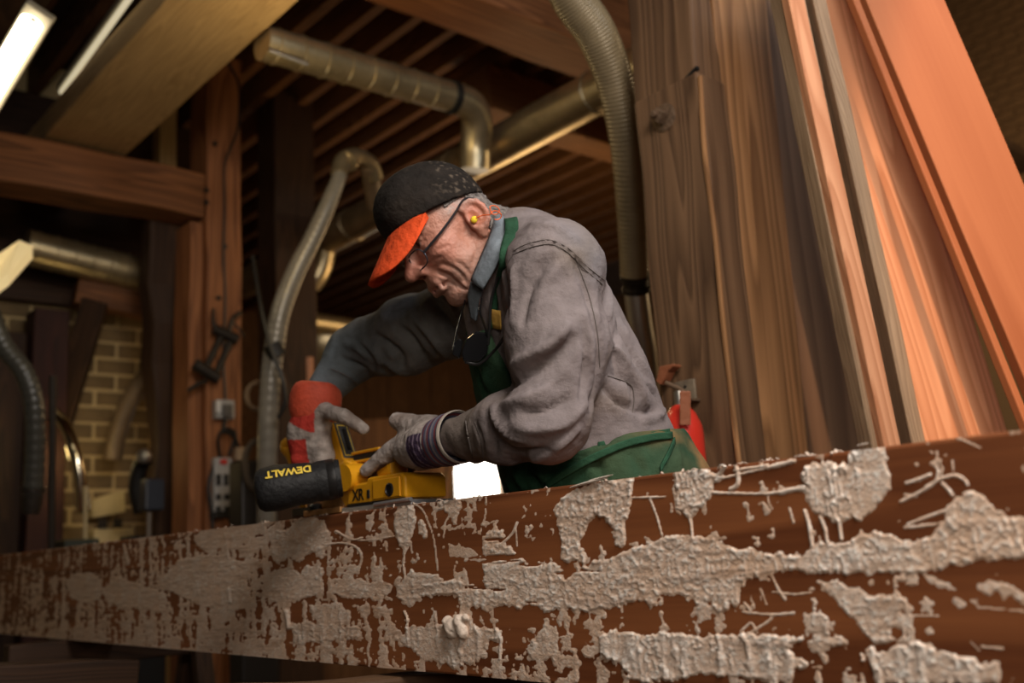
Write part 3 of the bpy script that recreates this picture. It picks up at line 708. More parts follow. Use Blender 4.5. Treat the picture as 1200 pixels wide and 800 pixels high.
# ------------------------------------------------------------------ behind the man's arms
o = spiral_duct('low_duct', 'pale horizontal pipe low behind the far sleeve', at(326, 372, 6.2), at(450, 392, 6.8), .07, 5, M_GALV)
hd_ = thing('hopper', at(385, 400, 6.6), 'dull metal hopper under the low pale pipe', 'hopper')
MB().lathe(at(380, 401, 6.6), -Z, [(.30, 0), (.32, .02), (.32, .1), (.22, .22), (.1, .3), (.02, .3)], 24).build('hopper_body', M_GALV, hd_, smooth=True)
o = timber('stick', at(364, 470, 5.0), at(363, 418, 5.0), RT, .03, .03, W_FIR, base=at(364, 470, 5.0)); tag(o, 'short orange stick standing behind the far red cuff', 'stick')
for i, (x, wd, dk, lb) in enumerate(((418, .62, 6.6, 'wide brown storage door behind the far sleeve and the red cuff'), (487, .42, 6.65, 'narrower brown storage door behind the striped glove, beside the bright window'))):
    p = at(x, 640, dk); p[2] = 0
    o = timber('storage_door', p, p + Z * 1.86, RT, wd, .04, wood('door_wood%d' % i, (.11, .048, .018), (.26, .125, .05), ring=9), base=p, cuts=2, seed=300 + i); tag(o, lb, 'door')
for i, (x0, x1, lb) in enumerate(((512, 498, 'steeper of two thin battens leaning below the striped glove'), (524, 512, 'second thin batten leaning beside the bright window'))):
    p, q = at(x1 - 6, 660, 5.6), at(x0 + 6, 545, 5.8)
    o = timber('batten', p, q, RT, .035, .02, W_PANEL, base=p, cuts=2); tag(o, lb, 'batten')

# ------------------------------------------------------------------ fire extinguisher and bracket on the big post
def pp(x, y, off): return at_plane(x, y, N, pc @ N - off)
fe0 = pp(801, 500, .075); fe0[2] = 0
fx = thing('fire_extinguisher', pp(802, 560, .07), 'red fire extinguisher on the big post behind the man\'s hip', 'extinguisher')
ctop, cbot = pp(797, 474, .07), pp(812, 640, .07)
axf = unit(cbot - ctop)
MB().lathe(ctop, axf, [(.012, 0), (.020, .004), (.034, .022), (.045, .05), (.047, .07), (.047, .36), (.04, .372), (.002, .374)], 30).build('cylinder', M_REDPAINT, fx, smooth=True)
ls_ = unit(CAM - ctop); ls_ = unit(ls_ - axf * (ls_ @ axf)); lr_ = np.cross(axf, ls_); lr_ = lr_ if lr_ @ RT < 0 else -lr_
_l = [[ctop + axf * h_ + .0474 * (math.cos(a_) * ls_ + math.sin(a_) * lr_) for a_ in np.linspace(.05, 1.25, 9)] for h_ in (.075, .24)]
MB().add(_l[0] + _l[1], [(i, i + 1, i + 10, i + 9) for i in range(8)]).build('paper_label', M_WHITE, fx, smooth=True)
MB().cyl(ctop - axf * .03, ctop + axf * .006, .013, seg=14).build('valve', M_STEEL, fx, smooth=True)
MB().tube(spline([ctop - axf * .028 + RT * .012, ctop - axf * .04 - RT * .005, ctop - axf * .05 - RT * .03], 8), .006, 8).build('lever', M_RUST, fx, smooth=True)
MB().box(pp(803, 478, .115), RT, FW, UP, .024, .004, .075).build('strap', M_LEATHER, fx, bevel=.002)
mbx = MB().box(pp(806, 459, .004), D, N, Z, .046, .008, .05).box(pp(806, 468, .018), D, N, Z, .05, .03, .004)
br = thing('wall_bracket', pp(806, 459, 0), 'small steel angle bracket screwed to the big post', 'bracket')
MB().box(pp(804, 459, .010), D, N, Z, .056, .008, .054).build('plate', mat('bracket_steel', (.30, .24, .17), .5, metal=.4, var=.3, vscale=30), br, bevel=.0015)
MB().box(pp(804, 470, .022), D, N, Z, .058, .032, .006).build('foot', M_RUST, br, bevel=.001)
for y in (453, 463): MB().lathe(pp(803, y, .014), -N, [(.001, 0), (.004, 0), (.003, .002), (.001, .002)], 10).build('screw', M_BLACK, br)
hk = thing('wooden_hook', pp(792, 440, .02), 'reddish curved wooden hook above the small bracket', 'hook')
MB().prism([pp(x, y, .01) for x, y in ((782, 430), (799, 427), (799, 430), (792, 436), (787, 446), (783, 452), (778, 448))], -N * .03).build('hook_body', M_LEATHER, hk, bevel=.003)

# ------------------------------------------------------------------ under the beam
def low(name, label, x0, y0, d0, x1, y1, d1, w_, t_, m, seed, cat='timber'):
    a, b = at(x0, y0, d0), at(x1, y1, d1); a[2] -= t_ / 2; b[2] -= t_ / 2
    o = timber(name, a, b, np.cross(unit(b - a), Z), w_, t_, m, base=a, seed=seed, bevel=.006, wob=.006); return tag(o, label, cat)
low('support_timber', 'rough dark timber lying lengthwise under the painted beam, splintered top', 255, 803, 1.62, 620, 786, 1.86, .09, .06, W_OLD, 91)
low('stock_timber', 'dim reddish timber low at the bottom left, below the painted beam', -60, 776, 2.3, 150, 772, 2.6, .12, .10, W_DARK, 92)
for i, (u, lab) in enumerate(((.3, 'sawhorse carrying the near half of the painted beam'), (3.3, 'sawhorse carrying the far end of the painted beam'))):
    sh = thing('sawhorse', dn(u, BN_ + .075, 0), lab, 'sawhorse')
    timber('top_rail', dn(u, BN_ - .16, .716), dn(u, BN_ + .5, .716), Z, .08, .07, W_DARK, sh)
    for s in (-1, 1):
        for n_ in (-.1, .42): timber('leg', dn(u + s * .24, BN_ + n_, 0), dn(u + s * .04, BN_ + n_, .70), N, .06, .04, W_DARK, sh, cuts=2)
# ------------------------------------------------------------------ the timber being cleaned
BN, BZ0, BZ1 = 1.0096, .757, 1.034                       # its front face, underside and top
BT = .15
W_BEAM = wood('redwood_beam', (.12, .034, .012), (.34, .118, .042), ring=11, dist=1.2, bump=.12, blot=.2, gmix=.5, zs=.04, rough=.5)
bb = dn(2, BN + BT / 2, BZ0)
beam = thing('painted_beam', bb, 'long reddish beam smeared with peeling white paint in the foreground', 'beam')
timber('timber_body', dn(-.7, BN + BT / 2, (BZ0 + BZ1) / 2), dn(4.75, BN + BT / 2, (BZ0 + BZ1) / 2), Z, BZ1 - BZ0, BT, W_BEAM, beam, bevel=.004, wob=0, cuts=4, seed=77)

def _poly(s): return [tuple(float(a) for a in p.split(',')) for p in s.split()]
# outlines of the paint patches: name, ridge style, thickness (mm), outline
PATCH = [
 ('round', 'coarse', 3.0, '942,571 940,556 944,548 952,538 960,546 967,540 974,537 980,545 988,541 992,545 997,524 1025,521 1034,526 1041,538 1044,556 1041,574 1033,587 1022,599 1008,607 992,610 980,610 968,605 953,600 943,588'),
 ('corner', 'crackle', 2.2, '790,556 800,548 820,548 837,555 851,558 838,568 836,574 832,584 822,594 816,602 808,607 800,601 792,595 790,575'),
 ('legs', 'crackle', 2.0, '680,572 668,575 657,582 650,592 649,602 654,618 660,637 655,654 662,659 674,657 684,660 688,655 681,637 688,621 698,602 708,607 718,624 722,637 731,641 732,618 739,589 743,558 716,561 690,566'),
 ('band', 'crackle', 1.7, '470,690 500,684 537,677 546,683 567,687 565,662 564,644 566,634 572,622 580,613 585,622 590,619 592,634 606,650 622,660 651,660 660,668 663,678 683,663 722,650 745,642 761,637 775,629 790,627 820,627 850,636 862,642 880,643 910,647 939,650 952,640 961,635 980,637 999,632 1010,622 1016,625 1025,616 1034,626 1044,627 1070,635 1085,629 1096,627 1102,615 1106,605 1108,595 1119,582 1130,577 1141,576 1155,582 1164,590 1174,600 1179,607 1204,604 1204,655 1167,657 1140,658 1119,662 1100,668 1085,670 1040,672 1010,674 980,672 950,673 930,670 912,672 885,674 879,678 871,688 866,704 862,717 855,706 850,716 841,717 830,704 822,714 807,702 800,694 790,698 774,697 766,712 761,716 757,704 740,705 720,712 683,716 660,713 638,717 620,708 609,715 595,710 579,712 570,719 562,708 558,712 537,707 532,697 500,700'),
 ('ridge', 'drips', 3.0, '704,748 718,740 729,739 745,743 787,741 820,746 860,742 880,743 900,747 941,745 942,752 920,760 944,772 951,776 942,781 932,783 925,800 905,802 885,794 846,791 820,792 790,796 760,799 742,797 732,786 726,780 716,770 706,764'),
 ('ridge', 'drips', 3.0, '1012,768 1020,759 1050,757 1088,753 1104,762 1120,768 1136,771 1155,773 1172,772 1174,780 1171,802 1028,802 1022,785'),
 ('web', 'crackle', 1.2, '951,697 958,704 957,716 972,721 975,744 990,746 1003,746 998,754 975,757 951,756'),
 ('web', 'crackle', 1.2, '955,680 985,678 1000,688 1020,698 1042,694 1062,698 1072,712 1050,720 1046,740 1052,752 1025,756 1008,736 998,726 985,716 974,702'),
 ('web', 'smear', 1.0, '1078,670 1100,676 1130,688 1136,698 1120,694 1090,684'),
 ('web', 'smear', 1.0, '1062,700 1085,702 1110,704 1144,702 1150,712 1138,708 1122,716 1118,708 1100,706 1090,712 1098,722 1106,728 1094,726 1082,714'),
 ('web', 'smear', 1.0, '1140,686 1160,676 1180,684 1196,690 1198,702 1184,700 1176,708 1168,696 1150,694'),
 ('bulb', 'crackle', 1.8, '480,588 468,592 462,602 461,614 464,630 470,642 475,648 479,640 484,628 487,612 487,598'),
 ('bulb', 'crackle', 1.5, '490,611 496,609 500,618 500,630 495,632 490,624'),
 ('bow', 'crackle', 1.8, '512,586 524,584 537,582 540,594 537,604 536,615 530,615 526,602 520,597 515,597'),
 ('bow', 'smear', .8, '523,636 540,638 556,642 566,650 566,662 545,656 525,652'),
 ('bow', 'smear', .7, '505,617 530,614 560,612 590,607 592,611 560,617 545,622 520,622'),
 ('cluster', 'crackle', 1.4, '472,677 480,668 492,670 507,671 522,680 516,686 500,688 493,694 492,704 480,710 470,706 464,700 463,688'),
 ('cluster', 'crackle', 1.0, '390,684 400,681 404,690 415,677 424,676 430,690 444,688 452,678 460,686 462,698 440,698 430,702 400,700 390,696'),
 ('left', 'crackle', 1.4, '315,618 322,614 330,622 338,618 345,608 362,607 381,609 386,622 384,636 378,656 366,648 351,659 338,652 324,662 317,650'),
 ('left', 'crackle', 1.2, '320,668 342,663 352,672 360,662 378,665 380,680 378,695 360,700 345,707 330,702 314,710 312,690'),
 ('left', 'drips', 1.2, '364,710 380,706 399,707 411,716 408,731 395,730 381,736 368,728'),
 ('left', 'drips', 1.6, '339,728 360,730 390,731 424,734 426,749 405,748 390,753 370,750 345,756'),
 ('knob', 'drips', 2.6, '455,746 477,742 477,734 500,732 519,731 528,722 540,719 552,722 558,734 575,736 591,737 588,746 573,758 567,770 555,777 534,782 515,776 498,776 484,764 480,758'),
 ('knob', 'drips', 1.6, '630,740 640,732 651,733 656,742 674,741 672,748 655,752 656,774 645,772 635,781 622,770 616,764'),
 ('knob', 'smear', 1.2, '655,757 680,758 704,760 700,768 690,770 684,766 668,764'),
 ('far', 'crackle', 1.1, '196,668 210,655 235,650 270,652 290,660 292,690 300,712 270,716 240,712 215,700 190,690'),
 ('far', 'crackle', 1.0, '76,680 90,672 108,670 118,680 120,700 104,708 84,702'),
 ('far', 'crackle', 1.0, '120,690 140,676 160,684 185,690 200,706 190,718 150,712 125,706'),
 ('far', 'smear', 1.0, '130,668 140,660 146,690 138,696'),
 ('far', 'smear', 1.0, '225,625 260,618 290,612 310,610 312,640 300,650 280,646 262,640 244,648 230,640'),
]
# strings, drips and scrapes: width (mm), thickness (mm), line
LINES = [(4, 2, '943,598 948,615 952,640'), (3.5, 2, '961,605 967,620 970,636'), (3, 2, '983,608 986,632'), (3.2, 1.6, '834,577 870,578 900,578 938,573'),
 (6, 2, '915,577 930,573 942,572'), (2, 1, '900,578 901,589 905,596'), (2.5, 1.6, '848,560 872,554 914,545'), (5, 2, '862,545 865,556 864,568 856,573'), (4, 2, '842,556 850,546 846,552'),
 (3, 2, '808,604 811,622 812,650'), (2, 1.5, '762,585 770,606 776,628'), (2, 1.5, '742,583 780,582'), (2, 1.5, '677,650 678,690'), (2, 1, '710,690 711,712'),
 (3, 2, '474,645 473,660 475,680'), (1.8, 1.2, '485,590 494,596 500,606'), (1.8, 1.2, '498,602 508,630 513,668'), (1.8, 1.2, '420,633 440,632 462,628'), (3, 1.6, '394,622 412,632 424,630'), (4, 1.2, '380,638 400,636 416,640 424,652 420,668'),
 (2, 1.2, '530,600 522,612 520,630'), (1.6, 1.2, '570,575 569,600 566,615'), (3, 1.2, '585,640 600,625 606,612'), (2, 1, '604,620 606,640'),
 (3, 2.5, '582,736 587,748 586,772'), (4, 3, '474,716 478,726 476,736'), (3, 1.5, '510,720 512,732'), (2.4, 1.6, '1055,588 1075,578 1095,566 1100,552'), (3, 1.5, '1062,566 1075,562 1090,556'),
 (2.2, 1.4, '1085,570 1105,560 1120,557 1130,562 1134,568'), (3, 1.2, '1104,566 1112,574 1116,580'), (2.4, 1.2, '1064,614 1085,606 1108,598'), (2.4, 1.2, '1060,618 1088,615 1110,612'), (1.2, .8, '1118,512 1135,518 1150,525'), (1.5, .8, '1116,540 1117,552'), (1.8, .8, '1060,579 1074,582'),
 (2, 1, '1020,700 1022,712 1030,730'), (2.5, 1.4, '1058,722 1060,750'), (1.4, .8, '1060,721 1100,721'), (1.4, .8, '1145,711 1200,716'), (1.4, .8, '1137,751 1148,762'), (2, 1, '1150,757 1175,760'),
 (3, 1.2, '905,675 912,690 920,702'), (2, 1, '892,690 898,708'), (3, 1, '872,717 905,720 930,718'), (2, 1, '905,693 930,696 950,694'), (3, 1.2, '880,715 872,706'), (3, 1, '878,742 900,728 905,722'), (2, 1, '868,740 880,730 888,742'),
 (3, 1.2, '925,595 930,612'), (5, 2, '900,548 930,540'), (4, 2, '680,566 705,560 735,556'), (3, 2, '860,551 880,548 900,545'), (2.4, 1, '640,692 665,689 690,685'), (2.4, 1, '643,700 670,698'),
 (6, 1.2, '210,640 214,670 216,690'), (4, 1.2, '175,640 178,680'), (3, 1, '175,705 178,725'), (7, 1.2, '100,610 102,630'), (8, 1.4, '176,630 178,645'), (8, 1.4, '146,640 150,660'), (6, 1.2, '265,625 268,655'),
 (7, 2.4, '268,690 270,705'), (9, 3, '336,716 338,735')]

_px = np.concatenate([np.arange(-30, 1236, 1.25)])
_u = np.array([buv_(x) for x in _px]) if False else None
def _u_of(x):                                               # position along the face under photo column x (at mid height)
    y = 696 - .012 * x
    return at_plane(x, y, N, BN) @ D
_u = np.array([_u_of(x) for x in _px]); _v = np.linspace(BZ0 + .0008, BZ1 - .0006, 236)
GU, GV = np.meshgrid(_u, _v, indexing='ij')
_W3 = GU[..., None] * D + BN * N + GV[..., None] * Z
_q = _W3 - CAM; _d = _q @ FW
PX, PY = 600 + FPX * (_q @ RT) / _d, 400 - FPX * (_q @ UP) / _d
MMPX = FPX / _d / 1000.                                     # photo pixels per millimetre
n_edge = fbm(np.stack([GU * 95, GV * 95, GU * 0], -1), 3, 3)
n_fine = fbm(np.stack([GU * 300, GV * 300, GU * 0 + 4], -1), 2, 9)
n_drip = fbm(np.stack([GU * 115 + n_edge * .8, GV * 16, GU * 0 + 7], -1), 2, 17)
n_lump = fbm(np.stack([GU * 60, GV * 60, GU * 0 + 2], -1), 2, 23)
n_ridge = 1 - np.abs(fbm(np.stack([GU * 70, GV * 45, GU * 0 + 6], -1), 2, 27)) * 5
n_smear = fbm(np.stack([GU * 14, GV * 130, GU * 0 + 3], -1), 3, 29)
def poly_sd(poly):
    P = np.array(poly); lo, hi = P.min(0) - 14, P.max(0) + 14
    I = np.nonzero(((PX > lo[0]) & (PX < hi[0])).any(1))[0]; sl = slice(I[0], I[-1] + 1)
    x, y = PX[sl], PY[sl]; dm = np.full(x.shape, 1e9); ins = np.zeros(x.shape, bool)
    for i in range(len(P)):
        a, b = P[i], P[(i + 1) % len(P)]; ab = b - a
        t = np.clip(((x - a[0]) * ab[0] + (y - a[1]) * ab[1]) / (ab @ ab + 1e-9), 0, 1)
        dm = np.minimum(dm, (x - a[0] - t * ab[0]) ** 2 + (y - a[1] - t * ab[1]) ** 2)
        c = (a[1] > y) != (b[1] > y)
        ins ^= c & (x < ab[0] * (y - a[1]) / (ab[1] if abs(ab[1]) > 1e-9 else 1e-9) + a[0])
    return sl, np.where(ins, 1, -1) * np.sqrt(dm)
H = np.zeros(PX.shape); OWN = np.full(PX.shape, -1); WHT = np.zeros(PX.shape)
for k, (nm, sty, th, s) in enumerate(PATCH):
    sl, sd = poly_sd(_poly(s)); sd = sd / MMPX[sl]          # mm inside the outline
    sd = sd + n_edge[sl] * (5 if sty != 'smear' else 6) + (n_drip[sl] * 5 if sty == 'drips' else 0) + n_fine[sl] * 1.5
    if nm == 'band': sd = np.minimum(sd, 40) + np.where(n_smear[sl] < -.34, -30, 0) * (PX[sl] < 720)
    prof = np.clip(sd / 3.2, 0, 1) ** .6
    comb = np.sin(2 * np.pi * (GU[sl] / (.0085 if sty == 'coarse' else .017) + 1.1 * n_edge[sl] + GV[sl] * (18 if sty == 'coarse' else 9)))
    if sty == 'coarse': rel = .38 + (.75 * np.clip(comb, 0, 1) * np.clip(.65 + 1.6 * n_lump[sl], .1, 1.3) + .5 * np.clip(n_lump[sl], 0, 1)) * np.clip((1020 - PX[sl]) / 20, .05, 1) + .15 * n_fine[sl]
    elif sty == 'crackle': rel = .42 + 1.0 * np.clip(n_fine[sl] + .05, 0, 1) + .5 * np.clip(n_lump[sl], 0, 1) + .35 * n_smear[sl] + .5 * np.clip(n_ridge[sl], 0, 1)
    elif sty == 'drips': rel = .32 + 1.2 * np.clip(n_drip[sl] - .08, 0, 1) + .75 * np.clip(comb - .35, 0, 1) * np.clip(.6 + 1.5 * n_lump[sl], 0, 1.2) + .25 * np.clip(n_smear[sl], 0, 1) + .15 * n_fine[sl]
    else: rel = .5 + .5 * n_smear[sl] + .2 * n_fine[sl]
    rim = 1 + .3 * np.exp(-((sd - 3.5) / 2.2) ** 2)
    h = np.where(sd > 0, prof * np.maximum(rel, .12) * rim * th, 0)
    up = h > H[sl]; H[sl] = np.where(up, h, H[sl]); OWN[sl] = np.where(up, k, OWN[sl])
for wd, th, s in LINES:
    P = spline(_poly(s), 26) if s.count(' ') > 1 else np.linspace(*_poly(s), 14)
    lo, hi = P.min(0) - 12, P.max(0) + 12
    I = np.nonzero(((PX > lo[0]) & (PX < hi[0])).any(1))[0]; sl = slice(I[0], I[-1] + 1)
    dm = np.full(PX[sl].shape, 1e9)
    for a, b in zip(P[:-1], P[1:]):
        ab = b - a; t = np.clip(((PX[sl] - a[0]) * ab[0] + (PY[sl] - a[1]) * ab[1]) / (ab @ ab + 1e-9), 0, 1)
        dm = np.minimum(dm, np.hypot(PX[sl] - a[0] - t * ab[0], PY[sl] - a[1] - t * ab[1]))
    d_ = dm / MMPX[sl] / (wd * (1 + .5 * n_lump[sl]) * .5)
    h = np.where(d_ < 1, np.sqrt(np.clip(1 - d_ ** 2, 0, 1)) * th * 1.2, 0)
    up = h > H[sl]; H[sl] = np.where(up, h, H[sl]); OWN[sl] = np.where(up, len(PATCH), OWN[sl])
# thin scraped residue, dense towards the left end
vv = (GV - BZ0) / (BZ1 - BZ0)
dens = np.interp(PX, [-30, 30, 120, 300, 345, 600, 820, 1236], [-.34, -.14, .02, .10, -.02, -.20, -.32, -.32])
dens = dens + np.interp(vv, [0, .05, .12, .3, .5, .8, 1], [.16, .2, .06, .03, .02, -.12, -.16]) + np.where(PX < 320, .06, 0)
dens = dens + .16 * np.exp(-((PY - 690 - (PX - 420) * .0) / 10) ** 2) * (PX < 470) * (PX > 370) + .16 * np.exp(-((PY - 720) / 22) ** 2) * (PX > 1080)
n_fd = fbm(np.stack([GU * 70 + n_edge * 1.2, GV * 13, GU * 0 + 8], -1), 3, 43)
res = .32 * fbm(np.stack([GU * 30, GV * 16, GU * 0 + 11], -1), 4, 41) + .45 * n_edge + .35 * n_smear + .75 * n_fd
m_ = (res + dens) * 6
h = np.where(m_ > 0, np.clip(m_ * 1.2, 0, 1) * (.55 + .5 * np.abs(n_fine) + .8 * np.clip(n_drip, 0, 1)) * 1.0, 0)
up = h > H; H = np.where(up, h, H); OWN = np.where(up, len(PATCH) + 1, OWN)

# smooth a little, then one mesh per patch
Hs = H.copy()
Hs[1:-1, 1:-1] = .4 * H[1:-1, 1:-1] + .15 * (H[2:, 1:-1] + H[:-2, 1:-1] + H[1:-1, 2:] + H[1:-1, :-2])
PW = _W3 - N * (Hs[..., None] / 1000. - .00025)
tone = .5 + .5 * fbm(np.stack([GU * 18, GV * 26, GU * 0 + 5], -1), 3, 51)
fresh = np.clip((Hs - .7) / 2.0, 0, 1)
c_thin, c_thick = np.array([.80, .55, .39]), np.array([.97, .90, .83])
gran = np.clip(n_fine * 1.6 + .35 * n_lump, 0, 1) * np.clip(Hs / .8, 0, 1)
COLR = c_thin + (c_thick - c_thin) * np.clip(.10 + .45 * fresh + .55 * gran + .5 * (tone - .45), 0, 1)[..., None]
stain = np.clip((n_smear - .15) * 2, 0, 1) * .5 + np.clip(1 - Hs / .5, 0, 1) * .45
COLR = COLR * (1 - stain[..., None]) + np.array([.42, .24, .14]) * stain[..., None]
dirt_shade = np.interp(PX, [0, 250, 420], [.55, .3, 0])[..., None] * (.4 + .6 * tone[..., None])  # brown dirt, plus fading light painted in towards the left end
COLR = COLR * (1 - dirt_shade) + np.array([.46, .29, .18]) * dirt_shade
M_PAINT = mat('old_paint', (1, 1, 1), .38, attr=True, bump=.22, bscale=330, spec=.5)
quad = Hs > .06
qm = quad[:-1, :-1] | quad[1:, :-1] | quad[:-1, 1:] | quad[1:, 1:]
owner = np.max(np.stack([OWN[:-1, :-1], OWN[1:, :-1], OWN[:-1, 1:], OWN[1:, 1:]]), 0)
ID = np.arange(H.size).reshape(H.shape)
Q = np.stack([ID[:-1, :-1], ID[:-1, 1:], ID[1:, 1:], ID[1:, :-1]], -1)
PV, PC = PW.reshape(-1, 3), COLR.reshape(-1, 3)
NAMES = {'round': 'round paint patch with coarse combed ridges', 'knob': None}
for k in range(len(PATCH) + 2):
    fq = Q[qm & (owner == k)]
    if not len(fq): continue
    us = np.unique(fq); mp = np.zeros(H.size, int); mp[us] = np.arange(len(us))
    nm = 'paint_patch' if k < len(PATCH) else ('paint_drips' if k == len(PATCH) else 'paint_residue')
    o = mesh_obj(nm, PV[us], mp[fq], M_PAINT, beam, True, attrs={'col': PC[us]})
    if k >= len(PATCH): o['kind'] = 'stuff'
# a peeled ball of softened paint stuck on the face, and curled scrapings along the upper edge
c = at_plane(537, 733, N, BN)
F_ = Field(c - .05, c + .05, .0016)
for (x, y, r) in ((533, 736, .014), (541, 728, .011), (545, 740, .010), (527, 728, .009), (548, 724, .006)):
    F_.add(F_.ell(at_plane(x, y, N, BN) - N * .004, (r, r, r * 1.1)), .006)
F_.F += .0025 * fbm(np.stack([F_.X, F_.Y, F_.Z], -1) * 120, 2, 4).astype(np.float32)
V, Fc = F_.mesh(1)
mesh_obj('paint_lump', V, Fc, M_PAINT, beam, True, attrs={'col': np.tile([.72, .60, .50], (len(V), 1))})
crl = MB(); r_ = random.Random(4)
for i in range(70):
    x = r_.uniform(90, 1000); u_ = _u_of(x); p = dn(u_, BN + r_.uniform(.0, .03), BZ1 - .0005)
    a = r_.uniform(0, 6.28); L_ = r_.uniform(.004, .014)
    q = [p + L_ * t * (math.cos(a) * D + math.sin(a) * N * .5) + Z * (.004 * math.sin(3 * t) * r_.uniform(.2, 1) + .001) for t in np.linspace(-1, 1, 5)]
    crl.tube(q, r_.uniform(.0008, .0022), 5, flat=.5)
crl.build('paint_scrapings', mat('paint_flake', (.66, .52, .42), .6), beam, smooth=True)['kind'] = 'stuff'
for pts, r0 in (([(668, 571), (690, 565), (712, 560)], .0035), ([(690, 563), (704, 560), (718, 556)], .003), ([(843, 553), (850, 547), (845, 545), (840, 550)], .0022), ([(1004, 522), (1018, 519)], .0018)):
    q = spline([at_plane(x, y, N, BN - .003) for x, y in pts], 12)
    MB().tube(q, r0 * np.sin(np.linspace(.25, 2.9, 12)), 7, flat=.6).build('paint_curl', M_PAINT, beam, smooth=True, attrs={'col': np.tile([.74, .64, .55], (12 * 7, 1))})
# ------------------------------------------------------------------ the electric planer
PO = D * 1.7329 + N * 1.0796 + Z * BZ1
def PL(a, b, c): return PO - D * a - N * b + Z * c
pa, pb_, pc_ = -D, -N, Z
M_YEL = mat('yellow_plastic', (.78, .36, .012), .38, bump=.05, bscale=300, var=.12, vscale=14)
M_BAG = mat('black_bag_cloth', (.010, .010, .011), .62, bump=.4, bscale=70)
M_BLK = mat('black_plastic', (.014, .013, .013), .38)
M_LBL = mat('dark_grey_label', (.075, .08, .085), .4)
M_ALU = mat('planed_aluminium', (.72, .73, .78), .3, metal=.8)
M_BRONZE = mat('dusty_shoe', (.46, .24, .09), .5, metal=.2, var=.3, vscale=30)
M_YLINE = mat('yellow_print', (.85, .62, .08), .5)
pl = thing('electric_planer', PL(.07, 0, 0), 'yellow electric planer with black dust bag riding on the painted beam', 'planer')
MB().box(PL(.15, 0, .006), pa, pb_, pc_, .235, .098, .011).build('rear_shoe', M_ALU, pl, bevel=.002)
MB().box(PL(-.045, 0, .009), pa, pb_, pc_, .145, .098, .012).build('front_shoe', M_BRONZE, pl, bevel=.002)
# main body with its stepped side panel
poly = [(.052, .014), (.052, .05), (.085, .054), (.12, .054), (.126, .062), (.235, .062), (.247, .054), (.247, .016), (.2, .013)]
body = MB().prism([PL(a, .047, c) for a, c in poly], N * .094).build('body', M_YEL, pl, bevel=.004)
MB().box(PL(.19, .048, .037), pa, pb_, pc_, .088, .004, .036).build('side_panel', M_YEL, body, bevel=.0018)
MB().lathe(PL(.203, .047, .033), pb_, [(.002, 0), (.0125, 0), (.0125, .005), (.010, .0065), (.009, .004), (.001, .004)], 22).build('end_cap', M_BLK, body, smooth=True)
MB().box(PL(.128, .0475, .031), pa, pb_, pc_, .008, .003, .016).build('oval_badge', M_BLK, body, bevel=.001)
MB().box(PL(.15, .0475, .0145), pa, pb_, pc_, .19, .004, .004).build('fence_rail', M_BLK, pl)
MB().cyl(PL(.155, .052, .009), PL(.272, .052, .011), .004, seg=8).build('blade_guard', M_ALU, pl)
# motor housing rising into the handle
poly = [(-.03, .03), (-.034, .072), (-.012, .096), (.03, .106), (.052, .098), (.07, .06), (.066, .014), (.03, .014), (-.005, .02)]
hs = MB().prism([PL(a, .04, c) for a, c in poly], N * .075).build('motor_housing', M_YEL, pl, bevel=.006)
MB().lathe(PL(.006, .04, .075), pb_, [(.001, 0), (.003, 0), (.003, .002), (.001, .002)], 10).build('screw', M_BLK, hs)
MB().prism([PL(a, .041, c) for a, c in ((-.06, .016), (-.05, .05), (.0, .052), (.03, .022), (.03, .014))], N * .07).build('chip_duct', M_BRONZE, pl, bevel=.004)
poly = [(-.046, .085), (-.054, .115), (-.084, .184), (-.076, .195), (-.056, .196), (-.045, .186), (-.011, .116), (.012, .098), (.012, .085)]
hd = MB().prism([PL(a, .017, c) for a, c in poly], N * .036).build('handle', M_YEL, pl, bevel=.004, seg=3)
e0, e1 = np.array([-.0465, .190]), np.array([-.0085, .112]); nrm = np.array([.9, .44]) * .0015
def hp(t, b, k=1.): q_ = e0 + (e1 - e0) * t + nrm * k; return PL(q_[0], b, q_[1])
pan = MB().prism([hp(0, .0145), hp(0, -.0165), hp(1, -.0165), hp(1, .0145)], PL(-nrm[0] * 2, 0, -nrm[1] * 2) - PL(0, 0, 0)).build('grip_panel', M_LBL, pl, bevel=.0006)
e = MB(); ins = [(.07, .011), (.07, -.013), (.93, -.013), (.93, .011)]; in2 = [(.10, .0095), (.10, -.0115), (.90, -.0115), (.90, .0095)]
for i in range(4):
    j = (i + 1) % 4; e.prism([hp(*ins[i], 1.3), hp(*ins[j], 1.3), hp(*in2[j], 1.3), hp(*in2[i], 1.3)], PL(-.0006, 0, 0) - PL(0, 0, 0))
e.build('panel_outline', M_YLINE, pan)
MB().prism([hp(.18, .002, 1.4), hp(.18, -.008, 1.4), hp(.78, -.008, 1.4), hp(.78, .002, 1.4)], PL(-.001, 0, 0) - PL(0, 0, 0)).build('trigger_pad', M_BLK, pan)
MB().lathe(PL(-.067, .017, .178), pb_, [(.001, 0), (.006, 0), (.006, .003), (.001, .003)], 12).build('lock_button', M_BLK, pl)
MB().box(PL(.075, 0, .118), pa, pb_, pc_, .10, .04, .006).box(PL(.075, 0, .1), pa, pb_, pc_, .10, .044, .006).build('rear_grip', M_YEL, pl, bevel=.002)
MB().box(PL(.072, 0, .109), pa, pb_, pc_, .085, .034, .013).build('grip_slot', M_BLK, pl)
MB().box(PL(.14, 0, .085), pa, pb_, pc_, .05, .044, .05).build('rear_hump', M_YEL, pl, bevel=.008)
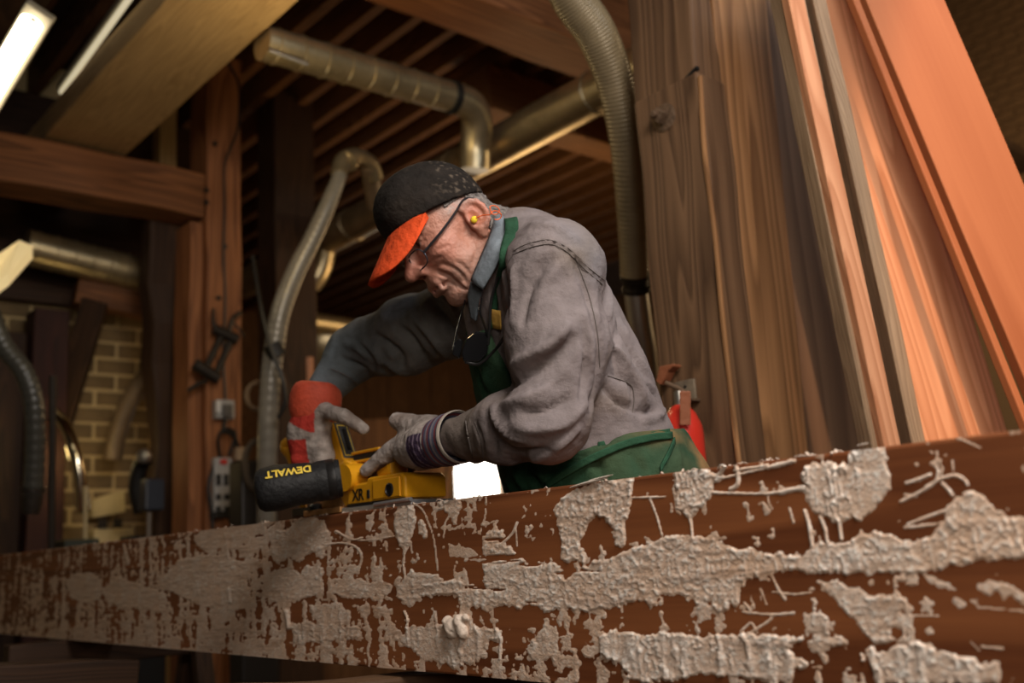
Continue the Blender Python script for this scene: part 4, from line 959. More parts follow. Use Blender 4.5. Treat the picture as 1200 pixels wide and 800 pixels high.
# front loop and depth knob
lp = spline([PL(-.2, 0, .02), PL(-.232, .0, .08), PL(-.258, .0, .14), PL(-.290, .0, .166), PL(-.281, .0, .175), PL(-.243, 0, .176), PL(-.232, 0, .15), PL(-.205, 0, .06)], 26)
MB().tube(lp, .0065, 8, flat=1.8).build('front_loop', M_YEL, pl, smooth=True)
MB().cyl(PL(-.238, .008, .165), PL(-.222, .008, .10), .003, seg=8).build('guide_rod', M_ALU, pl)
MB().box(PL(-.16, 0, .016), pa, pb_, pc_, .12, .04, .02).build('front_arm', M_BLK, pl, bevel=.004)
MB().lathe(PL(-.085, .036, .015), pc_, [(.002, 0), (.016, 0), (.017, .008), (.013, .012), (.002, .012)], 14).build('depth_knob', M_BLK, pl, smooth=True)
# dust bag on the chip outlet
b0 = PL(.062, .075, .066); b1 = b0 - RT * .15 - FW * .035 - UP * .020
ax = unit(b1 - b0); Lb = np.linalg.norm(b1 - b0)
prof = [(r_ * 1.12, h_) for r_, h_ in [(.020, -.012), (.032, -.012), (.033, 0), (.033, .025), (.0345, .03), (.0345, .06), (.0325, .075), (.035, .09), (.037, .15), (.0385, .2), (.037, .245), (.031, .262), (.018, .27), (.002, .272)]]; prof = [(r_, h_ * .57) for r_, h_ in prof]
bg = MB().lathe(b0, ax, prof, 36)
V = np.array(bg.v); t = (V - b0) @ ax
rad = V - b0 - t[:, None] * ax
V = V + rad * (.09 * fbm(V * 26, 3, 6) * np.clip((t - .03) / .03, 0, 1))[:, None]; bg.v = [tuple(p) for p in V]
bag = bg.build('dust_bag', M_BAG, pl, smooth=True)
MB().lathe(b0, ax, [(.0365, .002), (.0392, .003), (.0392, .018), (.0375, .020)], 36).build('bag_collar', M_BLK, bag, smooth=True)
MB().cyl(PL(.06, .02, .07), PL(.062, .06, .067), .026, seg=20).build('chip_outlet', M_YEL, pl, smooth=True)

def lettering(name, s, size, o, right, up, m, parent, wrap=None, squash=1.):
    """flat printed lettering set on a surface"""
    cu = bpy.data.curves.new(name, 'FONT'); cu.body = s; cu.size = size; cu.align_x = 'CENTER'; cu.align_y = 'CENTER'; cu.offset = size * .035; cu.extrude = 0.0
    to = bpy.data.objects.new('lettering_source', cu); COL.objects.link(to); dg = bpy.context.evaluated_depsgraph_get()
    me = bpy.data.meshes.new_from_object(to.evaluated_get(dg)); bpy.data.objects.remove(to)
    bm = bmesh.new(); bm.from_mesh(me); bmesh.ops.triangulate(bm, faces=bm.faces)
    if wrap: bmesh.ops.subdivide_edges(bm, edges=bm.edges, cuts=1)
    V = np.array([v.co[:] for v in bm.verts]); bm.verts.index_update(); Fc = [[v.index for v in f_.verts] for f_ in bm.faces]; bm.free()
    P3 = np.asarray(o) + V[:, :1] * squash * np.asarray(right) + V[:, 1:2] * np.asarray(up)
    if wrap is not None: P3 = wrap(P3)
    ob = mesh_obj(name, P3, Fc, m, parent); return ob
lettering('lettering', 'XR', .03, PL(.093, .0488, .031), pa, Z, M_BLK, body)
# upside-down print wrapped on the upper flank of the bag
toC = unit(CAM - (b0 + b1) / 2); toC = unit(toC - ax * (toC @ ax)); sd_ = np.cross(ax, toC); sd_ = sd_ if sd_[2] > 0 else -sd_
def bagwrap(P3):
    t = (P3 - b0) @ ax; s = (P3 - b0) @ sd_; r_ = np.interp(t, [p[1] for p in prof], [p[0] for p in prof]) + .0022
    an = s / r_; return b0 + t[:, None] * ax + r_[:, None] * (np.sin(an)[:, None] * sd_ + np.cos(an)[:, None] * toC)
lettering('lettering', 'DEWALT', .022, b0 + ax * .088 + sd_ * .030, ax, -sd_, M_YLINE, bag, wrap=bagwrap, squash=.95)
# ------------------------------------------------------------------ the man
M_SKIN = mat('skin', (1, 1, 1), .48, attr=True, bump=.25, bscale=170, var=.10, vscale=60, spec=.4)
def cloth(name, rough=.9, weave=700, fold=36, fs=.6):
    m = mat(name, (1, 1, 1), rough, attr=True, bump=fs, bscale=fold, var=.13, vscale=40, spec=.15)
    nt = m.node_tree; b = nt.nodes['Principled BSDF']; tc = nt.nodes.new('ShaderNodeTexCoord')
    vo = nt.nodes.new('ShaderNodeTexNoise'); vo.inputs['Scale'].default_value = weave; vo.inputs['Detail'].default_value = 1; nt.links.new(tc.outputs['Object'], vo.inputs['Vector'])
    b2 = nt.nodes.new('ShaderNodeBump'); b2.inputs['Strength'].default_value = .35; b2.inputs['Distance'].default_value = .0015; nt.links.new(vo.outputs[0], b2.inputs['Height'])
    nt.links.new(b.inputs['Normal'].links[0].from_socket, b2.inputs['Normal']); nt.links.new(b2.outputs[0], b.inputs['Normal']); return m
M_SHIRT = cloth('shirt_cloth'); M_APRON = cloth('apron_cloth'); M_GLOVE = cloth('glove_cloth', fold=90, fs=.5); M_TROUS = cloth('trouser_cloth')
M_CAP = cloth('cap_cloth', fold=60)
BACKN = BN + BT
Ls, Le, Lw = at(645, 316, 1.63), at(642, 490, 1.56), at(552, 513, 1.69)
Rs, Re, Rw = at(552, 368, 1.99), at(415, 414, 2.13), at(378, 470, 2.065)
hipc = at(704, 572, 1.77); neckb = at(603, 292, 1.80)
sp = unit(neckb - hipc); lat = unit(Ls - Rs); lat = unit(lat - sp * (lat @ sp)); frt = np.cross(lat, sp)
frt = frt if frt[0] < 0 else -frt                          # forwards = towards the left of the picture
man = thing('person', (hipc[0] + .02, hipc[1] + .05, 0), 'man in black and orange cap, grey shirt and green apron, bending over the beam', 'person')

# ---- head frame: x forward, y to his left (towards the camera), z up
yaw, pit = math.radians(19), math.radians(37)
g = unit(np.array([-math.cos(yaw), -math.sin(yaw), 0]))
HF = g * math.cos(pit) - Z * math.sin(pit); HU = Z * math.cos(pit) + g * math.sin(pit); HL = np.cross(HU, HF)
HC = at(538, 268, 1.80)
def hw(p): p = np.asarray(p, float); return HC + p[..., :1] * HF + p[..., 1:2] * HL + p[..., 2:3] * HU
def hl(q): q = np.asarray(q) - HC; return np.array([q @ HF, q @ HL, q @ HU])
nk = hl(neckb + sp * .0)
f = Field((-.20, -.115, -.25), (.155, .115, .15), .0024)
S = lambda *a: f.add(*a)
S(f.ell((.014, 0, .040), (.082, .075, .084)), 0)
S(f.ell((.048, 0, -.005), (.052, .060, .082)), .03)
for s in (-1, 1):
    S(f.cap((.005, s * .054, -.052), (.068, s * .028, -.088), .020, .018), .03)     # jaw
    S(f.ell((.066, s * .043, -.014), (.024, .024, .024)), .022)                     # cheekbone
    S(f.ell((.050, s * .045, -.052), (.028, .022, .030)), .02)                      # jowl
    S(f.cap((.092, s * .012, .036), (.080, s * .046, .038), .010, .009), .014)      # brow
    f.cut(f.ell((.103, s * .033, .016), (.017, .018, .012)), .012)                  # eye socket
    S(f.ell((.082, s * .033, .016), (.0125, .0135, .0125)), .002)                   # eye
    S(f.cap((.093, s * .024, .0235), (.089, s * .045, .021), .0045, .004), .004)    # upper lid
    S(f.cap((.094, s * .024, .007), (.088, s * .044, .007), .0045, .004), .006)     # lower lid
    S(f.cap((.094, s * .022, -.001), (.085, s * .044, -.001), .0045, .003), .007)   # eye bag
S(f.ell((.081, 0, -.094), (.021, .025, .020)), .02)                                 # chin
S(f.cap((.096, 0, .030), (.121, 0, -.012), .0095, .0125), .012)                     # nose
S(f.ell((.1255, 0, -.017), (.0135, .0145, .0125)), .008)
for s in (-1, 1): S(f.ell((.113, s * .0145, -.021), (.0115, .0085, .0095)), .006)
S(f.ell((.086, 0, -.050), (.024, .036, .024)), .02)                                # muzzle
S(f.cap((.106, -.020, -.0555), (.106, .020, -.0555), .0052), .008)
S(f.cap((.104, -.020, -.0685), (.104, .020, -.0685), .0072), .006)
for s in (-1, 1):
    f.cut(f.cap((.1135, 0, -.0622), (.092, s * .031, -.0665), .0022), .004)         # mouth line
    f.cut(f.cap((.106, s * .021, -.022), (.086, s * .042, -.062), .0036), .007)     # nasolabial fold
    f.cut(f.cap((.088, s * .036, -.068), (.076, s * .036, -.094), .003), .007)
    f.cut(f.cap((.107, s * .007, -.031), (.110, s * .006, -.029), .0035), .004)     # nostril
S(f.cap((-.02, 0, -.03), nk, .058, .066), .03)                                      # neck
S(f.cap((.03, 0, -.07), nk + np.array([.045, 0, 0]), .030, .04), .035)
# ears: helix rim, concha, lobe
for s in (-1, 1):
    y0 = .073
    for i in range(9):
        a0, a1 = math.radians(-60 + i * 30), math.radians(-30 + i * 30)
        q = lambda a: (-.004 - .019 * math.sin(a + .35), s * (y0 + .010 + .006 * math.sin(a)), -.004 + .026 * math.cos(a + .35))
        S(f.cap(q(a0), q(a1), .0055), .003)
    S(f.ell((-.006, s * (y0 + .004), -.008), (.020, .009, .027)), .006)
    S(f.ell((.002, s * (y0 + .006), -.036), (.010, .0065, .011)), .006)
    f.cut(f.ell((.002, s * (y0 + .013), -.008), (.009, .009, .014)), .004)
f.F += (.0016 * fbm(np.stack([f.X, f.Y, f.Z], -1) * 45, 2, 2) + .0005 * fbm(np.stack([f.X, f.Y, f.Z], -1) * 190, 2, 5)).astype(np.float32)
HV, HFc = f.mesh(1)
sk = Sculpt(hw(HV), HFc)
for px, wd, dp in (([(520, 300), (508, 304), (500, 309)], .003, -.0022), ([(522, 306), (512, 312), (504, 314)], .003, -.002),           # crow's feet / bags
                   ([(512, 318), (524, 322), (534, 330), (541, 338)], .0035, -.004), ([(515, 308), (530, 313), (542, 323), (548, 334)], .0035, -.0035),
                   ([(520, 330), (531, 333), (538, 342)], .003, -.003), ([(533, 305), (546, 315), (553, 326)], .004, -.003),
                   ([(508, 296), (516, 291), (528, 287)], .003, -.002), ([(560, 290), (556, 306), (550, 322)], .005, -.003), ([(568, 280), (566, 300), (558, 318)], .004, -.0025),
                   ([(500, 303), (494, 306)], .003, .002), ([(515, 313), (528, 318), (538, 328)], .004, .002)):
    sk.stroke(px, wd, dp)
HW = sk.V
x, y, z = HV.T
ay = np.abs(y)
SK = np.tile(np.array([.50, .235, .165]), (len(HV), 1))
SK = col_mix(SK, .55 * np.exp(-((x - .122) ** 2 + y ** 2 + (z + .016) ** 2) / .02 ** 2), (.56, .17, .125))
SK = col_mix(SK, .5 * np.exp(-((x - .07) ** 2 + (ay - .05) ** 2 + (z + .015) ** 2) / .03 ** 2), (.56, .19, .14))
SK = col_mix(SK, .6 * np.exp(-((x + .008) ** 2 + (ay - .085) ** 2 + (z - .004) ** 2) / .03 ** 2), (.58, .20, .14))
SK = col_mix(SK, .8 * np.exp(-((x - .108) ** 2 + (y / 1.6) ** 2 + (z + .062) ** 2) / .014 ** 2), (.44, .14, .11))
grey = fbm(HV * 240, 2, 8)
SK = col_mix(SK, np.clip(.30 + .3 * grey, 0, 1) * np.clip((-.035 - z) / .03, 0, 1) * (x > 0), (.42, .31, .27))         # stubble
SK = col_mix(SK, np.clip(.65 + .5 * grey, 0, 1) * np.clip((z - .008) / .02, 0, 1) * np.clip((.05 - x) / .02, 0, 1) * (ay > .05), (.36, .30, .27))   # short grey temples
eye = np.exp(-(((x - .089) / .013) ** 2 + ((ay - .033) / .011) ** 2 + ((z - .0155) / .005) ** 2) * 1.5)
SK = col_mix(SK, (eye > .45) * 1., (.55, .5, .46)); SK = col_mix(SK, ((x > .089) & (np.hypot(ay - .033, z - .0155) < .0055)) * 1., (.06, .04, .03))
SK = col_mix(SK, .35 * np.clip(-fbm(HV * 30, 2, 12), 0, 1), (.44, .17, .11))

# ---- the rest of the body, hidden by clothes, one surface with the head
B = Field(np.minimum.reduce([hipc, Re, Lw]) - np.array([.2, .35, 0]) - Z * 1.2, np.maximum.reduce([Rs, neckb, hipc]) + .3, .016)
hipL, hipR = hipc + lat * .095 - sp * .07, hipc - lat * .095 - sp * .07
hipL = hipL + N * max(0, BACKN + .135 - hipL @ N); hipR = hipR + N * max(0, BACKN + .14 - hipR @ N)
def ankle(h, dx): a = h + np.array([dx, 0, 0]); a[2] = .09; return a
anL, anR = ankle(hipL, -.02) + N * .02, ankle(hipR, .06)
knL, knR = (hipL + anL) / 2 + frt * np.array([1, 1, 0]) * .03, (hipR + anR) / 2 + frt * np.array([1, 1, 0]) * .04
thx = hipc + (neckb - hipc) * .62; abd = hipc + (neckb - hipc) * .28
axs = (frt, lat, sp)
B.add(B.ell(thx, (.10, .15, .2), axs)); B.add(B.ell(abd, (.11, .14, .16), axs), .05); B.add(B.ell(hipc, (.12, .15, .14), axs), .05)
B.add(B.cap(neckb - sp * .06, neckb + (HC - neckb) * .35, .06, .05), .03)
for a, b, c, d in ((Ls, Le, Lw, 1), (Rs, Re, Rw, 1)):
    B.add(B.cap(thx + (a - thx) * .4 + sp * .08, a, .07, .055), .04); B.add(B.cap(a, b, .05, .04), .03); B.add(B.cap(b, c, .04, .028), .02)
for h, k, a in ((hipL, knL, anL), (hipR, knR, anR)):
    B.add(B.cap(h, k, .075, .055), .04); B.add(B.cap(k, a, .05, .035), .02); B.add(B.cap(a - Z * .04, a - Z * .05 + frt * np.array([1, 1, 0]) * .16, .035, .03), .02)
# bare hands inside the gloves
B.add(B.cap(Lw, at(492, 526, 1.81), .026, .026), .01); B.add(B.cap(Rw, at(372, 520, 2.03), .026, .026), .01)
BV, BFc = B.mesh(1)
body = mesh_obj('body', np.vstack([HW, BV]), np.vstack([HFc, BFc + len(HW)]), M_SKIN, man, True, attrs={'col': np.vstack([SK, np.tile((.5, .235, .165), (len(BV), 1))])})

# ---- shirt
T = Field(np.minimum.reduce([hipc - .25, Re - .12, Lw - .1, Ls - .12]), np.maximum.reduce([hipc + .22, Rs + .16, neckb + .12, Ls + .2]), .0065)
def torso(F_, e=0., low=True):
    F_.add(F_.ell(thx + frt * .0, (.128 + e, .185 + e, .235 + e), axs)); F_.add(F_.ell(abd - frt * .005, (.142 + e, .168 + e, .20 + e), axs), .06)
    F_.add(F_.cap(neckb - sp * .02 - frt * .02, Ls - frt * .02 + sp * .0, .062 + e, .066 + e), .05); F_.add(F_.cap(neckb - sp * .02 - frt * .02, Rs - frt * .02, .062 + e, .066 + e), .05)
    if low: F_.add(F_.ell(hipc + frt * .0, (.150 + e, .175 + e, .17 + e), axs), .05)
torso(T)
T.add(T.cap(Ls, (Ls + Le) / 2 - frt * .012, .078, .082), .04); T.add(T.cap((Ls + Le) / 2 - frt * .012, Le, .082, .066), .03); T.add(T.ell(Le, (.066, .066, .066)), .02)
T.add(T.cap(Le, (Le + Lw) / 2 + Z * .0, .066, .058), .02); T.add(T.cap((Le + Lw) / 2, Lw, .060, .043), .02); T.add(T.cap(Lw, at(536, 512, 1.715), .042, .038), .01)
T.add(T.cap(Rs, (Rs + Re) / 2, .082, .078), .05); T.add(T.cap((Rs + Re) / 2, Re, .078, .062), .03); T.add(T.cap(Re, Rw + Z * .02, .058, .040), .02)
q = np.stack([T.X, T.Y, T.Z], -1)
T.F += (.006 * fbm(q * 9, 2, 31) + .004 * fbm(q * np.array([30, 18, 12]), 2, 33) + .0065 * np.abs(vnoise(q * np.array([14, 14, 9]) + .35 * fbm(q * 20, 1, 7)[..., None], 35)) + .0035 * np.abs(vnoise(q * np.array([34, 34, 22]) + .5 * fbm(q * 30, 1, 9)[..., None], 37))).astype(np.float32)
T.cut(T.plane(hipc + sp * .01, sp))                       # tucked into the apron
V, Fc = T.mesh(1)
sk = Sculpt(V, Fc)
seams = [([(602, 294), (612, 288), (628, 283), (644, 281), (660, 287), (672, 296), (688, 312), (708, 328)], .0035, .0035),
         ([(600, 299), (613, 293), (629, 288), (645, 286), (660, 292), (671, 301), (687, 317), (706, 333)], .0035, -.004)]
folds = [([(672, 300), (684, 330), (698, 370), (704, 410), (700, 450), (690, 480)], .011, -.009), ([(712, 330), (713, 370), (712, 410), (707, 445)], .007, .008),
         ([(683, 372), (688, 420), (680, 475)], .008, -.008), ([(650, 296), (630, 318), (616, 348), (611, 385)], .009, -.009), ([(660, 306), (640, 330), (628, 365)], .008, .006),
         ([(672, 374), (642, 405), (604, 427), (584, 446)], .011, .012), ([(680, 390), (650, 420), (612, 442), (590, 458)], .010, -.010),
         ([(668, 430), (636, 458), (606, 470), (586, 474)], .010, .008), ([(676, 462), (640, 480), (608, 484)], .008, -.011), ([(690, 470), (660, 497), (620, 503), (596, 496)], .010, .009),
         ([(576, 474), (584, 492), (600, 508), (622, 516)], .009, .010), ([(570, 500), (590, 520), (614, 530), (650, 526)], .008, -.010), ([(680, 500), (655, 522), (625, 540), (600, 545)], .008, .007),
         ([(556, 494), (562, 512), (566, 536)], .006, -.007), ([(568, 488), (578, 512), (580, 540)], .008, -.008), ([(549, 492), (551, 515), (556, 535)], .004, .005),
         ([(716, 348), (728, 380), (742, 412), (762, 440), (778, 466)], .010, -.012), ([(724, 350), (738, 380), (756, 410), (776, 440)], .008, .008),
         ([(712, 436), (738, 448), (744, 470), (742, 482)], .005, -.008), ([(752, 402), (770, 430), (786, 462), (789, 480)], .008, .009), ([(742, 420), (760, 446), (776, 478)], .008, -.011),
         ([(706, 452), (722, 470), (742, 480), (770, 484)], .008, -.010), ([(708, 462), (724, 478), (748, 488)], .006, .007), ([(718, 400), (734, 424), (752, 458), (760, 480)], .007, .008),
         ([(724, 380), (722, 420), (728, 450)], .008, -.008), ([(780, 478), (768, 490), (752, 490)], .006, .009),
         ([(436, 392), (452, 402), (468, 416), (470, 432)], .010, -.014), ([(424, 398), (442, 412), (450, 430)], .009, .010), ([(462, 378), (482, 398), (500, 424), (520, 438)], .011, -.013),
         ([(478, 366), (500, 386), (522, 414), (536, 430)], .010, .010), ([(500, 352), (520, 374), (540, 404)], .010, -.011), ([(515, 345), (532, 360), (545, 385)], .008, .008), ([(448, 420), (480, 440), (520, 443)], .010, .008),
         ([(396, 418), (410, 424), (428, 432), (436, 446)], .006, -.008), ([(386, 430), (400, 436), (416, 446), (422, 458)], .005, .006), ([(402, 402), (420, 408), (432, 420)], .008, .008), ([(440, 402), (446, 424), (444, 438)], .006, .009),
         ([(588, 300), (592, 330), (596, 360)], .008, -.010), ([(600, 312), (604, 340), (600, 372)], .008, .007), ([(576, 335), (580, 365), (584, 392)], .008, -.010), ([(620, 262), (650, 266), (680, 285)], .008, .005)]
for s_ in seams: sk.stroke(*s_)
for p_, w_, d_ in folds: sk.stroke(p_, w_ * .85, d_ * 1.35)
V = sk.V
tt = .5 + .5 * fbm(V * 7, 3, 61)
C_ = np.array([.19, .158, .155]) * np.ones((len(V), 1))
C_ = col_mix(C_, np.clip(tt * 1.2 - .2, 0, 1), (.25, .212, .212))
C_ = col_mix(C_, .6 * np.clip(fbm(V * 5 + 3, 2, 63) * 1.5, 0, 1), (.145, .17, .195))
C_ = col_mix(C_, .55 * np.clip(fbm(V * 9 + 8, 3, 65) * 2 - .2, 0, 1), (.20, .14, .08))
far = np.clip(-((V - (Ls + Rs) / 2) @ lat) / .1 - .4, 0, 1)  # shade on the far sleeve is painted into the shirt colour
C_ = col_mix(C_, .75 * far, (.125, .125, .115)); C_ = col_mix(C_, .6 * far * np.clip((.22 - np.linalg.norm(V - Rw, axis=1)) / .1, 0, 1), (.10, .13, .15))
cuffm = np.clip((.11 - np.linalg.norm(V - Lw, axis=1)) / .03, 0, 1); C_ = col_mix(C_, .55 * cuffm, (.17, .135, .10))
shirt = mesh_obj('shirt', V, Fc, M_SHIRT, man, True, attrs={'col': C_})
SH = Sculpt(V, Fc)
M_SEAM = mat('seam_thread', (.14, .12, .11), .9)
for pl_, r_s in ((seams[0][0], .0010), (seams[1][0], .0010), ([(674, 302), (690, 345), (700, 390), (703, 430)], .0009), ([(600, 300), (594, 310), (588, 326), (584, 345)], .0016), ([(712, 440), (738, 450), (743, 466), (741, 484)], .0012), ([(556, 494), (563, 514), (566, 536)], .0014), ([(546, 493), (549, 514), (554, 536)], .0014), ([(388, 432), (402, 438), (416, 447), (424, 456)], .0014)):
    q = [SH.on(*p) for p in spline(pl_, 24)]; q = [p for p in q if p is not None]
    q = q[:next((i + 1 for i in range(len(q) - 1) if np.linalg.norm(q[i + 1] - q[i]) > .05), len(q))]
    if len(q) > 4: MB().tube(np.array(q) - FW * .0006, r_s, 6, flat=.6).build('seam', M_SEAM, shirt, smooth=True)

def on_or(sk_, x, y, d): p = sk_.on(x, y); return at(x, y, d) if p is None else p
def strip(name, A, B_, thick, m, col, parent, n=26, k=5, bulge=.0, push=0.):
    """a cloth strip between two edge curves, with thickness"""
    A, B_ = spline(A, n), spline(B_, n)
    G = np.array([A * (1 - t) + B_ * t for t in np.linspace(0, 1, k)])
    du = np.gradient(G, axis=1); dv = np.gradient(G, axis=0); nn_ = np.cross(du, dv); nn_ /= np.linalg.norm(nn_, axis=2)[..., None] + 1e-12
    flip = np.sign(np.mean(np.sum(nn_ * (CAM - G), 2))) or 1; nn_ *= flip
    G = G + nn_ * (push + bulge * np.sin(np.pi * np.linspace(0, 1, k))[:, None, None])
    V_ = np.vstack([(G + nn_ * thick / 2).reshape(-1, 3), (G - nn_ * thick / 2).reshape(-1, 3)]); Fq = []; o = n * k
    for i in range(k - 1):
        for j in range(n - 1):
            a = i * n + j; Fq += [(a, a + 1, a + n + 1, a + n), (o + a, o + a + n, o + a + n + 1, o + a + 1)]
    for j in range(n - 1):
        for r_ in (0, (k - 1) * n): Fq.append((r_ + j, r_ + j + 1, o + r_ + j + 1, o + r_ + j))
    for i in range(k - 1):
        for c_ in (0, n - 1): Fq.append((i * n + c_, (i + 1) * n + c_, o + (i + 1) * n + c_, o + i * n + c_))
    C2 = np.tile(np.asarray(col, float), (len(V_), 1)) * (1 + .25 * fbm(V_ * 40, 2, 77)[:, None])
    ob = mesh_obj(name, V_, Fq, m, parent, True, attrs={'col': C2})
    bm = bmesh.new(); bm.from_mesh(ob.data); bmesh.ops.recalc_face_normals(bm, faces=bm.faces); bm.to_mesh(ob.data); bm.free()
    return ob
# collar: fold-over band round the neck, its point on the near side, and the open front edge below it
colA = [at(560, 262, 1.90), at(577, 250, 1.84), at(580, 255, 1.755), at(573, 278, 1.715), at(563, 302, 1.70), at(552, 328, 1.70)]
colB = [at(572, 270, 1.94), at(592, 256, 1.89), at(596, 262, 1.74), at(591, 288, 1.675), at(580, 314, 1.665), at(566, 339, 1.675)]
strip('collar', colA, colB, .004, M_SHIRT, (.185, .215, .245), shirt, bulge=.006)
strip('collar', [at(552, 330, 1.715), at(549, 348, 1.72), at(552, 372, 1.73)], [at(566, 340, 1.70), at(561, 356, 1.71), at(558, 376, 1.72)], .004, M_SHIRT, (.155, .18, .205), shirt)
strip('collar', [at(556, 268, 1.89), at(545, 300, 1.90), at(536, 336, 1.885)], [at(566, 284, 1.95), at(550, 318, 1.95), at(532, 350, 1.93)], .004, M_SHIRT, (.15, .155, .165), shirt)
cb = SH.on(592, 378)
if cb is not None: strip('pocket_flap', [on_or(SH, 577, 362, 1.7), on_or(SH, 588, 364, 1.6)], [on_or(SH, 580, 384, 1.7), on_or(SH, 589, 386, 1.6)], .003, M_SHIRT, (.62, .36, .08), shirt, push=.003)

# ---- apron: bib, neck strap, skirt round the hips, ties
GRN = np.array([.022, .066, .036])
A_ = Field(np.minimum.reduce([hipc - .3, thx - .25, hipL - .25]) - Z * .35, np.maximum.reduce([hipc + .3, thx + .28]), .0075)
torso(A_, .010)
for h, k_ in ((hipL, knL), (hipR, knR)): A_.add(A_.cap(h, k_, .12, .105), .09)
q = np.stack([A_.X, A_.Y, A_.Z], -1)
A_.F += (.005 * fbm(q * 10, 2, 91) + .003 * fbm(q * 26, 2, 92)).astype(np.float32)
RX, RY, RZ = A_.X - hipc[0], A_.Y - hipc[1], A_.Z - hipc[2]
gl_, gf_, gu_ = [RX * v[0] + RY * v[1] + RZ * v[2] for v in (lat, frt, sp)]
F0 = A_.F.copy()
STR = (([(643, 567), (672, 550), (696, 535), (736, 515), (788, 508)], .006, .007), ([(640, 560), (668, 543), (694, 528), (720, 512), (750, 500)], .007, -.010), ([(620, 542), (634, 554), (646, 566)], .007, .009), ([(612, 546), (626, 560), (634, 572)], .006, -.010),
       ([(600, 548), (612, 565), (618, 576)], .007, .008), ([(684, 530), (700, 542), (706, 560)], .006, -.010), ([(690, 545), (694, 562)], .005, .007), ([(786, 520), (778, 540), (770, 556)], .006, .007), ([(770, 505), (740, 512), (715, 525)], .006, -.008),
       ([(592, 560), (604, 578)], .006, .006), ([(795, 525), (796, 550)], .005, .005), ([(735, 530), (750, 545), (745, 560)], .010, -.008), ([(660, 520), (700, 505), (740, 494)], .008, .008), ([(560, 430), (566, 455), (580, 470)], .008, -.008), ([(548, 432), (554, 460)], .006, .006))
def apron_piece(g_):
    A_.F = np.maximum(F0, g_).astype(np.float32); V, Fc = A_.mesh(2); sk = Sculpt(V, Fc)
    for s_ in STR: sk.stroke(*s_)
    V = sk.V; rel = V - hipc; fr = rel @ frt
    dirt_shade = np.clip(fbm(V * 16, 3, 95) * 2.2 + .1, 0, 1) * np.clip((-fr + .02) / .12, 0, 1) * .9
    C_ = np.tile(GRN, (len(V), 1)) * (1 + .4 * fbm(V * 12, 3, 96)[:, None])
    C_ = col_mix(C_, .35 * np.clip(fbm(V * 8, 3, 99) * 2, 0, 1), (.10, .085, .04)); return V, Fc, col_mix(C_, dirt_shade, (.27, .155, .065))
v1, f1, c1 = apron_piece(np.maximum(gu_ - (.085 - .035 * np.clip(-gf_ / .15, 0, 1)), .42 - A_.Z))
apron = mesh_obj('apron', v1, f1, M_APRON, man, True, attrs={'col': c1})
v2, f2, c2 = apron_piece(np.maximum.reduce([np.abs(gl_) - (.125 - .10 * np.clip((gu_ - .12) / .25, 0, 1)), .03 - gf_, .02 - gu_, gu_ - .33]))
mesh_obj('bib', v2 + frt * .002, f2, M_APRON, apron, True, attrs={'col': c2})
AP = Sculpt(v1, f1)
def tie(name, pts, w_):
    q = [AP.on(*p) for p in pts]; q = [p for p in q if p is not None]
    if len(q) < 2: return
    q = spline(q, 24); c = unit(CAM - q.mean(0))
    strip(name, q + Z * w_ / 2, q - Z * w_ / 2, .003, M_APRON, GRN * 1.15, apron, push=.004)
tie('waist_tie', [(640, 570), (660, 557), (680, 545), (700, 534), (730, 521), (760, 513), (786, 510)], .012)
tie('waist_tie', [(700, 521), (720, 509), (745, 500), (765, 499), (784, 505)], .008)
tie('hanging_tie', [(788, 516), (781, 532), (772, 550)], .010)
ns = [at(568, 256, 1.95), at(590, 252, 1.885)] + [on_or(SH, x, y, 1.66) for x, y in ((600, 262), (598, 280), (592, 300), (585, 325), (580, 350), (577, 385))]
nw = [np.array([.006, .004, .006]) * 2, np.array([.011, .003, .006])] + [RT * w_ + UP * .002 for w_ in (.011, .011, .009, .008, .007, .007)]
strip('neck_strap', [p - w_ for p, w_ in zip(ns, nw)], [p + w_ for p, w_ in zip(ns, nw)], .003, M_APRON, GRN * 1.1, apron, push=.006)
strip('neck_strap', [at(546, 312, 1.93), at(548, 345, 1.88), at(546, 392, 1.80)], [at(554, 312, 1.93), at(556, 345, 1.88), at(556, 395, 1.79)], .003, M_APRON, GRN, apron)
# ---- trousers and boots, mostly behind the beam
R_ = Field(np.minimum(hipR, anR) - np.array([.35, .35, .1]), np.maximum(hipL, hipR) + np.array([.35, .3, .2]), .012)
for h, k_, a in ((hipL, knL, anL), (hipR, knR, anR)):
    R_.add(R_.cap(h, k_, .105, .082), .05); R_.add(R_.cap(k_, a + Z * .01, .082, .068), .03)
R_.F += (.006 * fbm(np.stack([R_.X, R_.Y, R_.Z], -1) * 14, 2, 71)).astype(np.float32)
V, Fc = R_.mesh(1)
mesh_obj('trousers', V, Fc, M_TROUS, man, True, attrs={'col': np.tile((.10, .085, .05), (len(V), 1))})
fd = unit(frt * np.array([1, 1, 0]))
for a in (anL, anR):
    K = Field(a - .32, a + .32, .009); K.Z  # boots
    K.add(K.cap(a + Z * .05, a - Z * .03, .058, .058)); K.add(K.cap(a - Z * .045 - fd * .03, a - Z * .05 + fd * .17, .046, .042), .03); K.cut(K.plane((0, 0, .002), Z))
    V, Fc = K.mesh(1); mesh_obj('boot', V, Fc, mat('boot_leather', (.10, .055, .03), .5, bump=.3), man, True)

